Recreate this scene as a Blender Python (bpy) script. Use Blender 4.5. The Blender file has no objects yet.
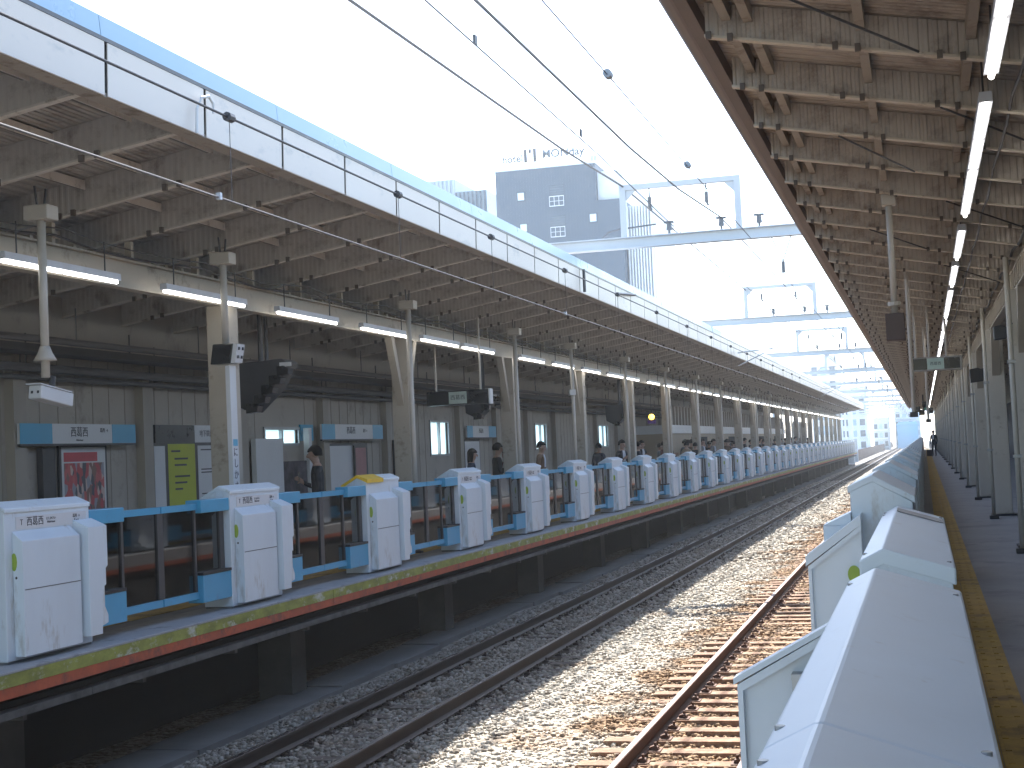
import bpy, bmesh, math, random
import numpy as np
from mathutils import Vector, Matrix
R = math.radians
random.seed(7)
rng = np.random.default_rng(11)
S = bpy.context.scene
COL = S.collection

# ------------------------------------------------------------------ camera
cd = bpy.data.cameras.new('camera'); cam = bpy.data.objects.new('camera', cd); COL.objects.link(cam)
S.camera = cam
cd.sensor_width = 36.0; cd.lens = 1500 * 36 / 1024
cd.clip_start = 0.05; cd.clip_end = 6000
def orient():
    F, rho, vp = 1500., .045, (924., 434.5)
    y = Vector((vp[0] - 512, 384 - vp[1], F)).normalized()          # the track direction seen by the camera
    a, b = -math.sin(rho), math.cos(rho)
    z = Vector((a, b, -(a * y[0] + b * y[1]) / y[2])).normalized()   # up
    f = Vector((1, 1, -1))
    yy = Vector(y[i] * f[i] for i in range(3)); zz = Vector(z[i] * f[i] for i in range(3))
    xx = yy.cross(zz)
    return Matrix((xx, yy, zz)).to_4x4()                             # rows: world axes in camera axes
cam.matrix_world = Matrix.Translation((0, 0, 2.646)) @ orient()

# ------------------------------------------------------------------ world, sun, exposure
HAZE = .00055
SUN_EL, SUN_AZ = 46.0, 14.0            # degrees; azimuth to the left of the track direction
w = bpy.data.worlds.new('World'); S.world = w; w.use_nodes = True
nt = w.node_tree; bg = nt.nodes['Background']
sky = nt.nodes.new('ShaderNodeTexSky'); sky.sky_type = 'NISHITA'; sky.sun_disc = False
sky.sun_elevation = R(SUN_EL); sky.sun_rotation = R(-SUN_AZ); sky.air_density = 1.0; sky.dust_density = 0.8; sky.ozone_density = 1.0
nt.links.new(sky.outputs[0], bg.inputs[0]); bg.inputs[1].default_value = 0.15
sl = bpy.data.lights.new('sun', 'SUN'); sl.energy = 4.2; sl.angle = R(0.55); sl.color = (1.0, .95, .88)
so = bpy.data.objects.new('sun', sl); COL.objects.link(so)
d = Vector((-math.sin(R(SUN_AZ)) * math.cos(R(SUN_EL)), math.cos(R(SUN_AZ)) * math.cos(R(SUN_EL)), math.sin(R(SUN_EL))))
so.rotation_euler = d.to_track_quat('Z', 'Y').to_euler()
vs = S.view_settings; vs.view_transform = 'Standard'; vs.look = 'None'; vs.gamma = 1; vs.exposure = 1.8; vs.use_curve_mapping = False
S.cycles.use_denoising = True; S.cycles.max_bounces = 7; S.cycles.diffuse_bounces = 4; S.cycles.glossy_bounces = 3
S.cycles.transparent_max_bounces = 12; S.cycles.caustics_reflective = False; S.cycles.caustics_refractive = False
S.cycles.sample_clamp_indirect = 6

# ------------------------------------------------------------------ helpers
def mat(name, col, rough=.6, metal=0., var=.12, scale=3., bump=0., bscale=40., dirt=None, stretch=(1, 1, 1), spec=.5):
    m = bpy.data.materials.new(name); m.use_nodes = True
    n = m.node_tree; b = n.nodes['Principled BSDF']
    b.inputs['Roughness'].default_value = rough; b.inputs['Metallic'].default_value = metal
    b.inputs['Specular IOR Level'].default_value = spec
    tc = n.nodes.new('ShaderNodeTexCoord'); mp = n.nodes.new('ShaderNodeMapping'); mp.inputs['Scale'].default_value = stretch
    n.links.new(tc.outputs['Object'], mp.inputs[0])
    nz = n.nodes.new('ShaderNodeTexNoise'); nz.inputs['Scale'].default_value = scale; nz.inputs['Detail'].default_value = 6; nz.inputs['Roughness'].default_value = .65
    n.links.new(mp.outputs[0], nz.inputs['Vector'])
    cr = n.nodes.new('ShaderNodeValToRGB')
    c = Vector(col)
    cr.color_ramp.elements[0].position = .3; cr.color_ramp.elements[1].position = .72
    cr.color_ramp.elements[0].color = (*[max(0, x * (1 - var)) for x in c], 1)
    cr.color_ramp.elements[1].color = (*[min(1, x * (1 + var)) for x in c], 1)
    n.links.new(nz.outputs['Fac'], cr.inputs[0])
    out = cr.outputs[0]
    if dirt:
        dcol, amount, dscale = dirt
        n2 = n.nodes.new('ShaderNodeTexNoise'); n2.inputs['Scale'].default_value = dscale; n2.inputs['Detail'].default_value = 8; n2.inputs['Roughness'].default_value = .7
        n.links.new(mp.outputs[0], n2.inputs['Vector'])
        r2 = n.nodes.new('ShaderNodeValToRGB'); r2.color_ramp.elements[0].position = .62 - amount * .3; r2.color_ramp.elements[1].position = .72 - amount * .2
        n.links.new(n2.outputs['Fac'], r2.inputs[0])
        mx = n.nodes.new('ShaderNodeMix'); mx.data_type = 'RGBA'
        n.links.new(r2.outputs[0], mx.inputs['Factor']); n.links.new(out, mx.inputs['A']); mx.inputs['B'].default_value = (*dcol, 1)
        out = mx.outputs['Result']
    n.links.new(out, b.inputs['Base Color'])
    rr = n.nodes.new('ShaderNodeMapRange'); rr.inputs['To Min'].default_value = max(.03, rough - .12); rr.inputs['To Max'].default_value = min(1, rough + .12)
    n.links.new(nz.outputs['Fac'], rr.inputs[0]); n.links.new(rr.outputs[0], b.inputs['Roughness'])
    if bump:
        n3 = n.nodes.new('ShaderNodeTexNoise'); n3.inputs['Scale'].default_value = bscale; n3.inputs['Detail'].default_value = 5
        n.links.new(tc.outputs['Object'], n3.inputs['Vector'])
        bp = n.nodes.new('ShaderNodeBump'); bp.inputs['Strength'].default_value = bump; bp.inputs['Distance'].default_value = .02
        n.links.new(n3.outputs['Fac'], bp.inputs['Height']); n.links.new(bp.outputs[0], b.inputs['Normal'])
    return m

def emit(name, col, st):
    m = bpy.data.materials.new(name); m.use_nodes = True
    b = m.node_tree.nodes['Principled BSDF']; b.inputs['Base Color'].default_value = (.8, .8, .8, 1)
    b.inputs['Emission Color'].default_value = (*col, 1); b.inputs['Emission Strength'].default_value = st
    return m

def corrugated(name, col, axis, pitch, var=.15, rough=.65, depth=.35):
    m = mat(name, col, rough, 0, var, 1.2, dirt=((col[0] * .55, col[1] * .5, col[2] * .48), .35, 2.2))
    n = m.node_tree; b = n.nodes['Principled BSDF']
    tc = n.nodes.new('ShaderNodeTexCoord'); wv = n.nodes.new('ShaderNodeTexWave'); wv.bands_direction = axis; wv.wave_profile = 'TRI'
    wv.inputs['Scale'].default_value = .5 / pitch * .628; wv.inputs['Distortion'].default_value = 0
    n.links.new(tc.outputs['Object'], wv.inputs['Vector'])
    cr = n.nodes.new('ShaderNodeValToRGB'); cr.color_ramp.elements[0].position = .35; cr.color_ramp.elements[1].position = .65
    n.links.new(wv.outputs['Fac'], cr.inputs[0])
    bp = n.nodes.new('ShaderNodeBump'); bp.inputs['Strength'].default_value = 1; bp.inputs['Distance'].default_value = pitch * depth
    n.links.new(cr.outputs[0], bp.inputs['Height']); n.links.new(bp.outputs[0], b.inputs['Normal'])
    return m

def glass(name, tint, ior=1.5, refl=1.0):
    m = bpy.data.materials.new(name); m.use_nodes = True; n = m.node_tree; n.nodes.clear()
    o = n.nodes.new('ShaderNodeOutputMaterial'); t = n.nodes.new('ShaderNodeBsdfTransparent'); t.inputs[0].default_value = (*tint, 1)
    g = n.nodes.new('ShaderNodeBsdfGlossy'); g.inputs['Roughness'].default_value = .03; g.inputs[0].default_value = (refl, refl, refl, 1)
    f = n.nodes.new('ShaderNodeFresnel'); f.inputs[0].default_value = ior
    x = n.nodes.new('ShaderNodeMixShader'); n.links.new(f.outputs[0], x.inputs[0]); n.links.new(t.outputs[0], x.inputs[1]); n.links.new(g.outputs[0], x.inputs[2])
    n.links.new(x.outputs[0], o.inputs[0]); return m

def frosted(name, col):
    m = bpy.data.materials.new(name); m.use_nodes = True; n = m.node_tree; n.nodes.clear()
    o = n.nodes.new('ShaderNodeOutputMaterial'); t = n.nodes.new('ShaderNodeBsdfTranslucent'); t.inputs[0].default_value = (*col, 1)
    g = n.nodes.new('ShaderNodeBsdfGlossy'); g.inputs['Roughness'].default_value = .2
    x = n.nodes.new('ShaderNodeMixShader'); x.inputs[0].default_value = .06; n.links.new(t.outputs[0], x.inputs[1]); n.links.new(g.outputs[0], x.inputs[2])
    n.links.new(x.outputs[0], o.inputs[0]); return m

class MB:
    def __init__(s): s.v = []; s.f = []; s.m = []
    def add(s, vs, fs, mi=0):
        o = len(s.v); s.v += [tuple(p) for p in vs]
        for f in fs: s.f.append(tuple(i + o for i in f)); s.m.append(mi)
        return s
    def box(s, x0, x1, y0, y1, z0, z1, mi=0):
        return s.add([(x0, y0, z0), (x1, y0, z0), (x1, y1, z0), (x0, y1, z0), (x0, y0, z1), (x1, y0, z1), (x1, y1, z1), (x0, y1, z1)],
                     [(3, 2, 1, 0), (4, 5, 6, 7), (0, 1, 5, 4), (1, 2, 6, 5), (2, 3, 7, 6), (3, 0, 4, 7)], mi)
    def prism(s, prof, a0, a1, axis='y', mi=0):
        """prof: polygon; axis y -> (x,z), axis x -> (y,z), axis z -> (x,y)"""
        k = len(prof)
        P = {'y': lambda p, a: (p[0], a, p[1]), 'x': lambda p, a: (a, p[0], p[1]), 'z': lambda p, a: (p[0], p[1], a)}[axis]
        vs = [P(p, a0) for p in prof] + [P(p, a1) for p in prof]
        fs = [tuple(range(k))[::-1], tuple(range(k, 2 * k))] + [(i, (i + 1) % k, (i + 1) % k + k, i + k) for i in range(k)]
        ar = sum(prof[i][0] * prof[(i + 1) % k][1] - prof[(i + 1) % k][0] * prof[i][1] for i in range(k))
        flip = (ar > 0) == (axis == 'y')
        if flip: fs = [f[::-1] for f in fs]
        return s.add(vs, fs, mi)
    def tube(s, pts, r, n=8, mi=0, r1=None):
        pts = [Vector(p) for p in pts]; rings = []
        up = None
        for i, p in enumerate(pts):
            t = (pts[min(i + 1, len(pts) - 1)] - pts[max(i - 1, 0)]).normalized()
            a = Vector((0, 0, 1)) if abs(t.z) < .95 else Vector((1, 0, 0))
            u = t.cross(a).normalized(); v = t.cross(u)
            rr = r if r1 is None else r + (r1 - r) * i / (len(pts) - 1)
            rings.append([p + (u * math.cos(2 * math.pi * k / n) + v * math.sin(2 * math.pi * k / n)) * rr for k in range(n)])
        vs = [q for rg in rings for q in rg]; fs = []
        for i in range(len(pts) - 1):
            for k in range(n):
                fs.append((i * n + k, i * n + (k + 1) % n, (i + 1) * n + (k + 1) % n, (i + 1) * n + k))
        fs.append(tuple(range(n))[::-1]); fs.append(tuple(range((len(pts) - 1) * n, len(pts) * n)))
        return s.add(vs, fs, mi)
    def ball(s, c, r, mi=0, n=10, sq=(1, 1, 1)):
        vs = []; fs = []; m = n // 2
        for i in range(m + 1):
            th = math.pi * i / m
            for k in range(n):
                ph = 2 * math.pi * k / n
                vs.append((c[0] + r * sq[0] * math.sin(th) * math.cos(ph), c[1] + r * sq[1] * math.sin(th) * math.sin(ph), c[2] + r * sq[2] * math.cos(th)))
        for i in range(m):
            for k in range(n): fs.append((i * n + k, (i + 1) * n + k, (i + 1) * n + (k + 1) % n, i * n + (k + 1) % n))
        return s.add(vs, fs, mi)
    def mesh(s, name, mats, smooth=False):
        me = bpy.data.meshes.new(name); me.from_pydata(s.v, [], s.f)
        for m in (mats if isinstance(mats, (list, tuple)) else [mats]): me.materials.append(m)
        me.polygons.foreach_set('material_index', s.m)
        if smooth: me.polygons.foreach_set('use_smooth', [True] * len(s.f))
        bm = bmesh.new(); bm.from_mesh(me); bmesh.ops.recalc_face_normals(bm, faces=bm.faces); bm.to_mesh(me); bm.free()
        me.update(); return me
    def build(s, name, mats, parent=None, loc=(0, 0, 0), bevel=0, smooth=False):
        o = bpy.data.objects.new(name, s.mesh(name, mats, smooth)); COL.objects.link(o)
        o.location = loc
        if parent: o.parent = parent
        if bevel:
            b = o.modifiers.new('edge', 'BEVEL'); b.width = bevel; b.segments = 2; b.limit_method = 'ANGLE'; b.angle_limit = R(25)
            b.harden_normals = False
        return o

def tag(o, label=None, cat=None, group=None, kind=None):
    if label: o['label'] = label
    if cat: o['category'] = cat
    if group: o['group'] = group
    if kind: o['kind'] = kind
    return o
def empty(name, label, cat, loc=(0, 0, 0), rz=0, group=None):
    o = bpy.data.objects.new(name, None); COL.objects.link(o); o.location = loc; o.rotation_euler = (0, 0, rz); o.empty_display_size = .2
    return tag(o, label, cat, group)
def dup(src, loc, rz=None, label=None, group=None, skip=()):
    r = src.copy(); COL.objects.link(r); r.location = loc
    if rz is not None: r.rotation_euler = (0, 0, rz)
    if label: r['label'] = label
    if group: r['group'] = group
    for ch in KIDS(src):
        if ch.name.split('.')[0] in skip: continue
        c = ch.copy(); COL.objects.link(c); c.parent = r
        for g in KIDS(ch):
            e = g.copy(); COL.objects.link(e); e.parent = c
    return r
def KIDS(o): return list(o.children)
def text(name, body, size, m, parent=None, loc=(0, 0, 0), rot=(0, 0, 0), ext=.002, align='CENTER', bold=0.0):
    cu = bpy.data.curves.new(name, 'FONT'); cu.body = body; cu.size = size; cu.align_x = align; cu.align_y = 'CENTER'; cu.extrude = ext
    cu.resolution_u = 3; cu.offset = bold
    t = bpy.data.objects.new(name, cu); COL.objects.link(t)
    bpy.context.view_layer.update()
    me = bpy.data.meshes.new_from_object(t.evaluated_get(bpy.context.evaluated_depsgraph_get()))
    bpy.data.objects.remove(t); bpy.data.curves.remove(cu)
    me.name = name; me.materials.clear(); me.materials.append(m)
    o = bpy.data.objects.new(name, me); COL.objects.link(o); o.location = loc; o.rotation_euler = rot
    if parent: o.parent = parent
    return o
FX = (R(90), 0, R(90)); FY = (R(90), 0, 0)       # text facing the track (+x), facing the camera (-y)
ORD = ['first', 'second', 'third', 'fourth', 'fifth', 'sixth', 'seventh', 'eighth', 'ninth', 'tenth', 'eleventh', 'twelfth', 'thirteenth', 'fourteenth', 'fifteenth', 'sixteenth', 'seventeenth', 'eighteenth']

# ------------------------------------------------------------------ materials
WHITE = mat('white_enamel', (.62, .69, .745), .35, 0, .05, 2.0, dirt=((.46, .47, .46), .13, 5), stretch=(1, 1, .3))
WHITE2 = mat('white_enamel_lid', (.64, .715, .77), .45, 0, .04, 3.0, dirt=((.52, .54, .54), .06, 9))
SEAM = mat('dark_seam', (.12, .13, .14), .6)
BLUE = mat('gate_blue', (.065, .33, .54), .35, 0, .06, 3, dirt=((.08, .26, .45), .1, 8))
BLACK = mat('black_rubber', (.02, .02, .022), .6)
DARKM = mat('dark_metal', (.05, .05, .055), .45)
GLASS = glass('door_glass', (.30, .33, .35), 1.5)
YELLOW = mat('yellow_paint', (.75, .48, .02), .5, 0, .15, 6)
STICK = mat('lime_sticker', (.30, .42, .05), .5)
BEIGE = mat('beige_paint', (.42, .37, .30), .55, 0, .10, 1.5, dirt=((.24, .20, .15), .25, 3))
BEIGER = mat('lit_beige_paint', (.66, .61, .53), .5, 0, .06, 1.5, dirt=((.42, .37, .30), .15, 3))  # column beige lightened in colour for the lamp and sky light there
BEIGE2 = mat('beige_wall', (.38, .34, .29), .6, 0, .08, .8, dirt=((.27, .24, .2), .25, 1.5))
PIER = mat('wall_post', (.33, .295, .25), .6, 0, .1, 1)
FASCIA = mat('fascia_white', (.64, .575, .515), .42, 0, .05, 1.0, dirt=((.45, .43, .41), .15, 2.5), stretch=(1, .4, 1))
CAPBLUE = mat('cap_blue', (.30, .45, .58), .3, 0, .05, 1)
GUTTER = mat('gutter_brown', (.23, .185, .165), .5, 0, .12, 2)
RAFTER = mat('rafter_paint', (.33, .285, .235), .6, 0, .12, 2, dirt=((.17, .13, .10), .3, 4))
DECKL = corrugated('roof_deck_grey', (.42, .39, .36), 'X', .12)
RIBBED = corrugated('ribbed_rafter_web', (.52, .47, .41), 'X', .06, .10, .65, .12)
FLANGE = mat('rafter_flange', (.58, .52, .43), .55, 0, .10, 3, dirt=((.28, .22, .17), .25, 5))
CLIP = mat('clip_brown', (.13, .11, .095), .7)
WEBG = corrugated('grey_rafter_web', (.52, .49, .45), 'X', .07, .08, .65, .05)
FLANGEG = mat('grey_rafter_flange', (.62, .58, .53), .55, 0, .10, 3, dirt=((.27, .23, .19), .25, 5))
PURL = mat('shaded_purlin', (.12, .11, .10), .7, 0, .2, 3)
DECKR = corrugated('roof_deck_brown', (.46, .405, .35), 'Y', .14)
STEEL = mat('galvanised', (.40, .41, .42), .45, .6, .12, 4)
GREYP = mat('grey_paint', (.36, .38, .40), .5, 0, .08, 2)
LAMPW = mat('lamp_housing', (.55, .56, .60), .4)
TUBE = emit('lamp_tube', (1, .98, .93), 3.2)
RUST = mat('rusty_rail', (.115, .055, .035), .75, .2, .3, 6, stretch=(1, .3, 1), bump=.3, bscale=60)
RUSTD = mat('shade_darkened_rail', (.045, .030, .024), .7, .2, .3, 6)  # opposite track: the shade of the roof is put into the rail brown
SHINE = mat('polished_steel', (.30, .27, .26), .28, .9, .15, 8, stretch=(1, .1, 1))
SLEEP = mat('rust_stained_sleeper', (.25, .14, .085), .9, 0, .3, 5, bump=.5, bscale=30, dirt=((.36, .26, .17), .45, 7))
SLEEPD = mat('shade_darkened_sleeper', (.085, .065, .052), .9, 0, .3, 5, bump=.5, bscale=30, dirt=((.14, .12, .10), .4, 7))  # opposite track: sleeper colour darkened to carry the roof shade
ASPH = mat('platform_asphalt', (.27, .275, .29), .8, 0, .14, 1.3, bump=.25, bscale=120, dirt=((.19, .195, .21), .3, 1.1))
ASPHL = mat('platform_edge_floor', (.30, .30, .31), .7, 0, .12, 2, dirt=((.20, .20, .2), .3, 4))
CONC = mat('concrete', (.27, .26, .24), .85, 0, .15, 1, bump=.2, bscale=20, dirt=((.15, .14, .12), .3, 2))
CONCD = mat('shade_black_concrete', (.018, .017, .017), .9, 0, .3, 1.2)  # near black: the deep shade under the platforms is put into the concrete
BANDY = mat('edge_band_yellow', (.25, .265, .055), .7, 0, .35, 4, dirt=((.50, .50, .44), .30, 3.0), stretch=(1, 1, 2))
BANDR = mat('edge_band_orange', (.40, .085, .035), .65, 0, .25, 4, dirt=((.19, .06, .04), .35, 5))
TACT = mat('tactile_yellow', (.46, .32, .085), .7, 0, .2, 5, dirt=((.25, .18, .07), .35, 3), bump=.2, bscale=50)
SIGNW = mat('sign_white', (.62, .63, .64), .4, 0, .04, 2)
SIGNB = mat('sign_lightblue', (.08, .36, .55), .4, 0, .05, 2)
SIGND = mat('sign_dark', (.035, .038, .045), .3)
INK = mat('ink', (.04, .04, .05), .5)
SCREEN = mat('dark_screen', (.012, .013, .016), .2)
LIMEP = mat('lime_poster', (.42, .46, .03), .5, 0, .06, 2)
WIRE = mat('wire_dark', (.05, .05, .055), .5)
WIREC = mat('wire_copper', (.13, .12, .115), .6, 0)
INSUL = mat('insulator_glare_grey', (.16, .165, .175), .5)  # paled in colour to carry the sky glare around the overhead fittings
RAILTOP = mat('rusty_rail_head', (.20, .11, .085), .55, .1, .25, 8, stretch=(1, .1, 1))
HOTEL = mat('hotel_cladding', (.05, .08, .115), .6, 0, .06, .15)
HOTELW = mat('hotel_white', (.68, .70, .72), .5, 0, .05, .3)
PANEW = mat('window_pale', (.66, .74, .80), .25, 0, .08, .5)
PANED = mat('window_dark', (.06, .09, .12), .2)
CITY = mat('city_white', (.62, .68, .72), .6, 0, .1, .1)
CITYB = mat('city_blue', (.20, .46, .68), .6, 0, .1, .1)
CITYG = mat('city_grey', (.42, .48, .52), .6, 0, .1, .1)
BROWNW = mat('brown_fence', (.20, .15, .13), .8, 0, .25, 1)
VOID = mat('void_black', (.015, .015, .015), .95)

# ballast: crushed stone, pale with brown rust staining near the near track
def ballast_mat(name, island):
    m = bpy.data.materials.new(name); m.use_nodes = True; n = m.node_tree; b = n.nodes['Principled BSDF']; b.inputs['Roughness'].default_value = .9
    b.inputs['Specular IOR Level'].default_value = .25
    tc = n.nodes.new('ShaderNodeTexCoord')
    if island:
        g = n.nodes.new('ShaderNodeNewGeometry'); src = g.outputs['Random Per Island']
    else:
        v = n.nodes.new('ShaderNodeTexVoronoi'); v.inputs['Scale'].default_value = 20; n.links.new(tc.outputs['Object'], v.inputs['Vector'])
        sp = n.nodes.new('ShaderNodeSeparateColor'); n.links.new(v.outputs['Color'], sp.inputs[0]); src = sp.outputs[0]
        bp = n.nodes.new('ShaderNodeBump'); bp.inputs['Strength'].default_value = 1; bp.inputs['Distance'].default_value = .04; bp.invert = True
        n.links.new(v.outputs['Distance'], bp.inputs['Height']); n.links.new(bp.outputs[0], b.inputs['Normal'])
    cr = n.nodes.new('ShaderNodeValToRGB'); e = cr.color_ramp.elements
    e[0].position = 0; e[0].color = (.24, .20, .155, 1); e[1].position = 1; e[1].color = (.66, .62, .54, 1)
    x = e.new(.35); x.color = (.40, .36, .30, 1); x = e.new(.7); x.color = (.54, .50, .42, 1)
    n.links.new(src, cr.inputs[0])
    nz = n.nodes.new('ShaderNodeTexNoise'); nz.inputs['Scale'].default_value = .9; nz.inputs['Detail'].default_value = 5; n.links.new(tc.outputs['Object'], nz.inputs['Vector'])
    sx = n.nodes.new('ShaderNodeSeparateXYZ'); n.links.new(tc.outputs['Object'], sx.inputs[0])
    mr = n.nodes.new('ShaderNodeMapRange'); mr.inputs['From Min'].default_value = -4.1; mr.inputs['From Max'].default_value = -2.6; mr.inputs['To Min'].default_value = -.10; mr.inputs['To Max'].default_value = .27
    n.links.new(sx.outputs['X'], mr.inputs[0])
    ad = n.nodes.new('ShaderNodeMath'); ad.operation = 'ADD'; n.links.new(nz.outputs['Fac'], ad.inputs[0]); n.links.new(mr.outputs[0], ad.inputs[1])
    r2 = n.nodes.new('ShaderNodeValToRGB'); r2.color_ramp.elements[0].position = .5; r2.color_ramp.elements[1].position = .68
    n.links.new(ad.outputs[0], r2.inputs[0])
    mx = n.nodes.new('ShaderNodeMix'); mx.data_type = 'RGBA'; mx.blend_type = 'MULTIPLY'; mx.inputs['B'].default_value = (.66, .48, .34, 1)
    n.links.new(r2.outputs[0], mx.inputs['Factor']); n.links.new(cr.outputs[0], mx.inputs['A'])
    # stones darkened in colour where the roof shadow covers the opposite track
    m2 = n.nodes.new('ShaderNodeMapRange'); m2.inputs['From Min'].default_value = -4.45; m2.inputs['From Max'].default_value = -4.9
    n.links.new(sx.outputs['X'], m2.inputs[0])
    mx2 = n.nodes.new('ShaderNodeMix'); mx2.data_type = 'RGBA'; mx2.blend_type = 'MULTIPLY'; mx2.inputs['B'].default_value = (.62, .6, .6, 1)
    n.links.new(m2.outputs[0], mx2.inputs['Factor']); n.links.new(mx.outputs['Result'], mx2.inputs['A'])
    n.links.new(mx2.outputs['Result'], b.inputs['Base Color'])
    return m
BALL = ballast_mat('ballast_bed_mat', False); STONE = ballast_mat('ballast_stone_mat', True)

# ================================================================== SETTING
PZ = 1.1                                        # platform level above rail head
YE = 166.0                                      # end of the platforms
def struct(o): return tag(o, kind='structure')
struct(MB().add([(-700, -60, -9), (700, -60, -9), (700, 1500, -9), (-700, 1500, -9)], [(0, 1, 2, 3)]).build('ground', CITYG))
struct(MB().box(-12.4, 5.4, -12, 700, -1.6, -.42).build('viaduct', CONC))
# ballast bed: a sheet with real unevenness
def bed(x, y):
    h = -.20 + .015 * math.sin(x * 3.1 + y * .7) + .012 * math.sin(y * 1.9 - x)
    if x < -6.85: h -= .10 * min(1, (-6.85 - x) / .4)
    if -4.6 < x < -3.2: h += .015
    return h
gx = np.linspace(-8.6, .2, 45); gy = np.concatenate([np.linspace(4, 60, 160), np.linspace(62, 700, 120)])
vs_ = [(x, y, bed(x, y)) for y in gy for x in gx]; nx = len(gx)
fs_ = [(j * nx + i, j * nx + i + 1, (j + 1) * nx + i + 1, (j + 1) * nx + i) for j in range(len(gy) - 1) for i in range(nx - 1)]
struct(MB().add(vs_, fs_).build('ballast_bed', BALL))
# loose crushed stone
def stones():
    base = np.array([(sx, sy, sz) for sz in (-1, 1) for sy in (-1, 1) for sx in (-1, 1)], float) * .62
    quads = np.array([(0, 2, 3, 1), (4, 5, 7, 6), (0, 1, 5, 4), (1, 3, 7, 5), (3, 2, 6, 7), (2, 0, 4, 6)])
    P = []; Z = []
    for y0, y1, dens, s in ((9, 22, 520, .027), (22, 36, 330, .034), (36, 62, 130, .05), (62, 100, 45, .075)):
        x0, x1 = -7.15, -.75
        k = int((x1 - x0) * (y1 - y0) * dens)
        p = np.stack([rng.uniform(x0, x1, k), rng.uniform(y0, y1, k)], 1); P.append(p); Z.append(np.full(k, s))
    P = np.concatenate(P); s = np.concatenate(Z) * rng.uniform(.6, 1.35, len(P))
    z = -.20 + .015 * np.sin(P[:, 0] * 3.1 + P[:, 1] * .7) + .012 * np.sin(P[:, 1] * 1.9 - P[:, 0])
    z = np.where(P[:, 0] < -6.85, z - .10 * np.minimum(1, (-6.85 - P[:, 0]) / .4), z) + rng.uniform(-.2, .75, len(P)) * s
    k = len(P)
    V = base[None] * s[:, None, None] * rng.uniform(.55, 1.35, (k, 8, 3))
    q = rng.normal(size=(k, 4)); q /= np.linalg.norm(q, axis=1, keepdims=True)
    a, b, c, d_ = q.T
    Rm = np.stack([1 - 2 * (c * c + d_ * d_), 2 * (b * c - a * d_), 2 * (b * d_ + a * c), 2 * (b * c + a * d_), 1 - 2 * (b * b + d_ * d_), 2 * (c * d_ - a * b), 2 * (b * d_ - a * c), 2 * (c * d_ + a * b), 1 - 2 * (b * b + c * c)], 1).reshape(k, 3, 3)
    V = np.einsum('kij,knj->kni', Rm, V); V[:, :, 2] *= .75
    V[:, :, 0] += P[:, 0, None]; V[:, :, 1] += P[:, 1, None]; V[:, :, 2] += z[:, None]
    Fq = (quads[None] + (np.arange(k) * 8)[:, None, None]).reshape(-1)
    me = bpy.data.meshes.new('ballast_stones'); me.vertices.add(k * 8); me.vertices.foreach_set('co', V.reshape(-1).astype(np.float32))
    me.loops.add(len(Fq)); me.loops.foreach_set('vertex_index', Fq.astype(np.int32))
    nf = k * 6; me.polygons.add(nf); me.polygons.foreach_set('loop_start', np.arange(0, nf * 4, 4, dtype=np.int32))
    me.polygons.foreach_set('loop_total', np.full(nf, 4, dtype=np.int32)); me.update(calc_edges=True); me.validate()
    me.materials.append(STONE)
    o = bpy.data.objects.new('ballast_stones', me); COL.objects.link(o)
    tag(o, 'pale crushed stone lying loose between and beside the rails', None, None, 'stuff')
stones()

# the air: thin bright haze round the whole place
hz = MB().box(-710, 710, -70, 1510, -10, 42).build('haze', [])
hm = bpy.data.materials.new('haze_air'); hm.use_nodes = True; n = hm.node_tree; n.nodes.clear()
o_ = n.nodes.new('ShaderNodeOutputMaterial'); pv = n.nodes.new('ShaderNodeVolumePrincipled')
pv.inputs['Color'].default_value = (.86, .93, 1, 1); pv.inputs['Density'].default_value = HAZE; pv.inputs['Anisotropy'].default_value = .35
n.links.new(pv.outputs[0], o_.inputs['Volume']); hz.data.materials.clear(); hz.data.materials.append(hm); hz['kind'] = 'stuff'
S.cycles.volume_bounces = 1

# platforms
def platform(x0, x1, edge, sgn, floor):
    """edge: x of the track-side edge; sgn +1 when the track lies towards +x"""
    m = MB()
    e = edge
    m.box(min(x0, x1), max(x0, x1), -12, YE, PZ - .30, PZ - .002, 0)
    return m.build('platform', [floor])
struct(platform(-11.6, -7.72, -7.1, 1, ASPH))
struct(MB().prism([(-7.72, PZ), (-7.09, PZ), (-7.075, PZ - .008), (-7.075, PZ - .022), (-7.72, PZ - .022)], -12, YE, 'y').build('platform_edge', ASPHL))
yb = MB(); rb = MB()
k = 0
y = 2.0
while y < YE:                                   # edge boards, each a plate with a joint
    L = 4.0 if k % 3 else 3.6
    yb.box(-7.40, -7.066, y, min(y + L - .012, YE), PZ - .125, PZ - .024)
    rb.box(-7.40, -7.070, y, min(y + L - .012, YE), PZ - .215, PZ - .127)
    y += L; k += 1
struct(yb.build('platform_edge_band', BANDY)); struct(rb.build('platform_edge_band', BANDR))
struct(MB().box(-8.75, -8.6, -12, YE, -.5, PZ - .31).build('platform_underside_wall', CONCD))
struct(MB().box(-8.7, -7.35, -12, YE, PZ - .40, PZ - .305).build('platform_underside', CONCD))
m = MB(); y = 5.0
while y < YE: m.box(-8.2, -7.75, y, y + .45, -.5, PZ - .31); y += 6.2
struct(m.build('platform_piers', mat('pier_concrete', (.07, .068, .065), .9, 0, .3, 1.5)))
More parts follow.
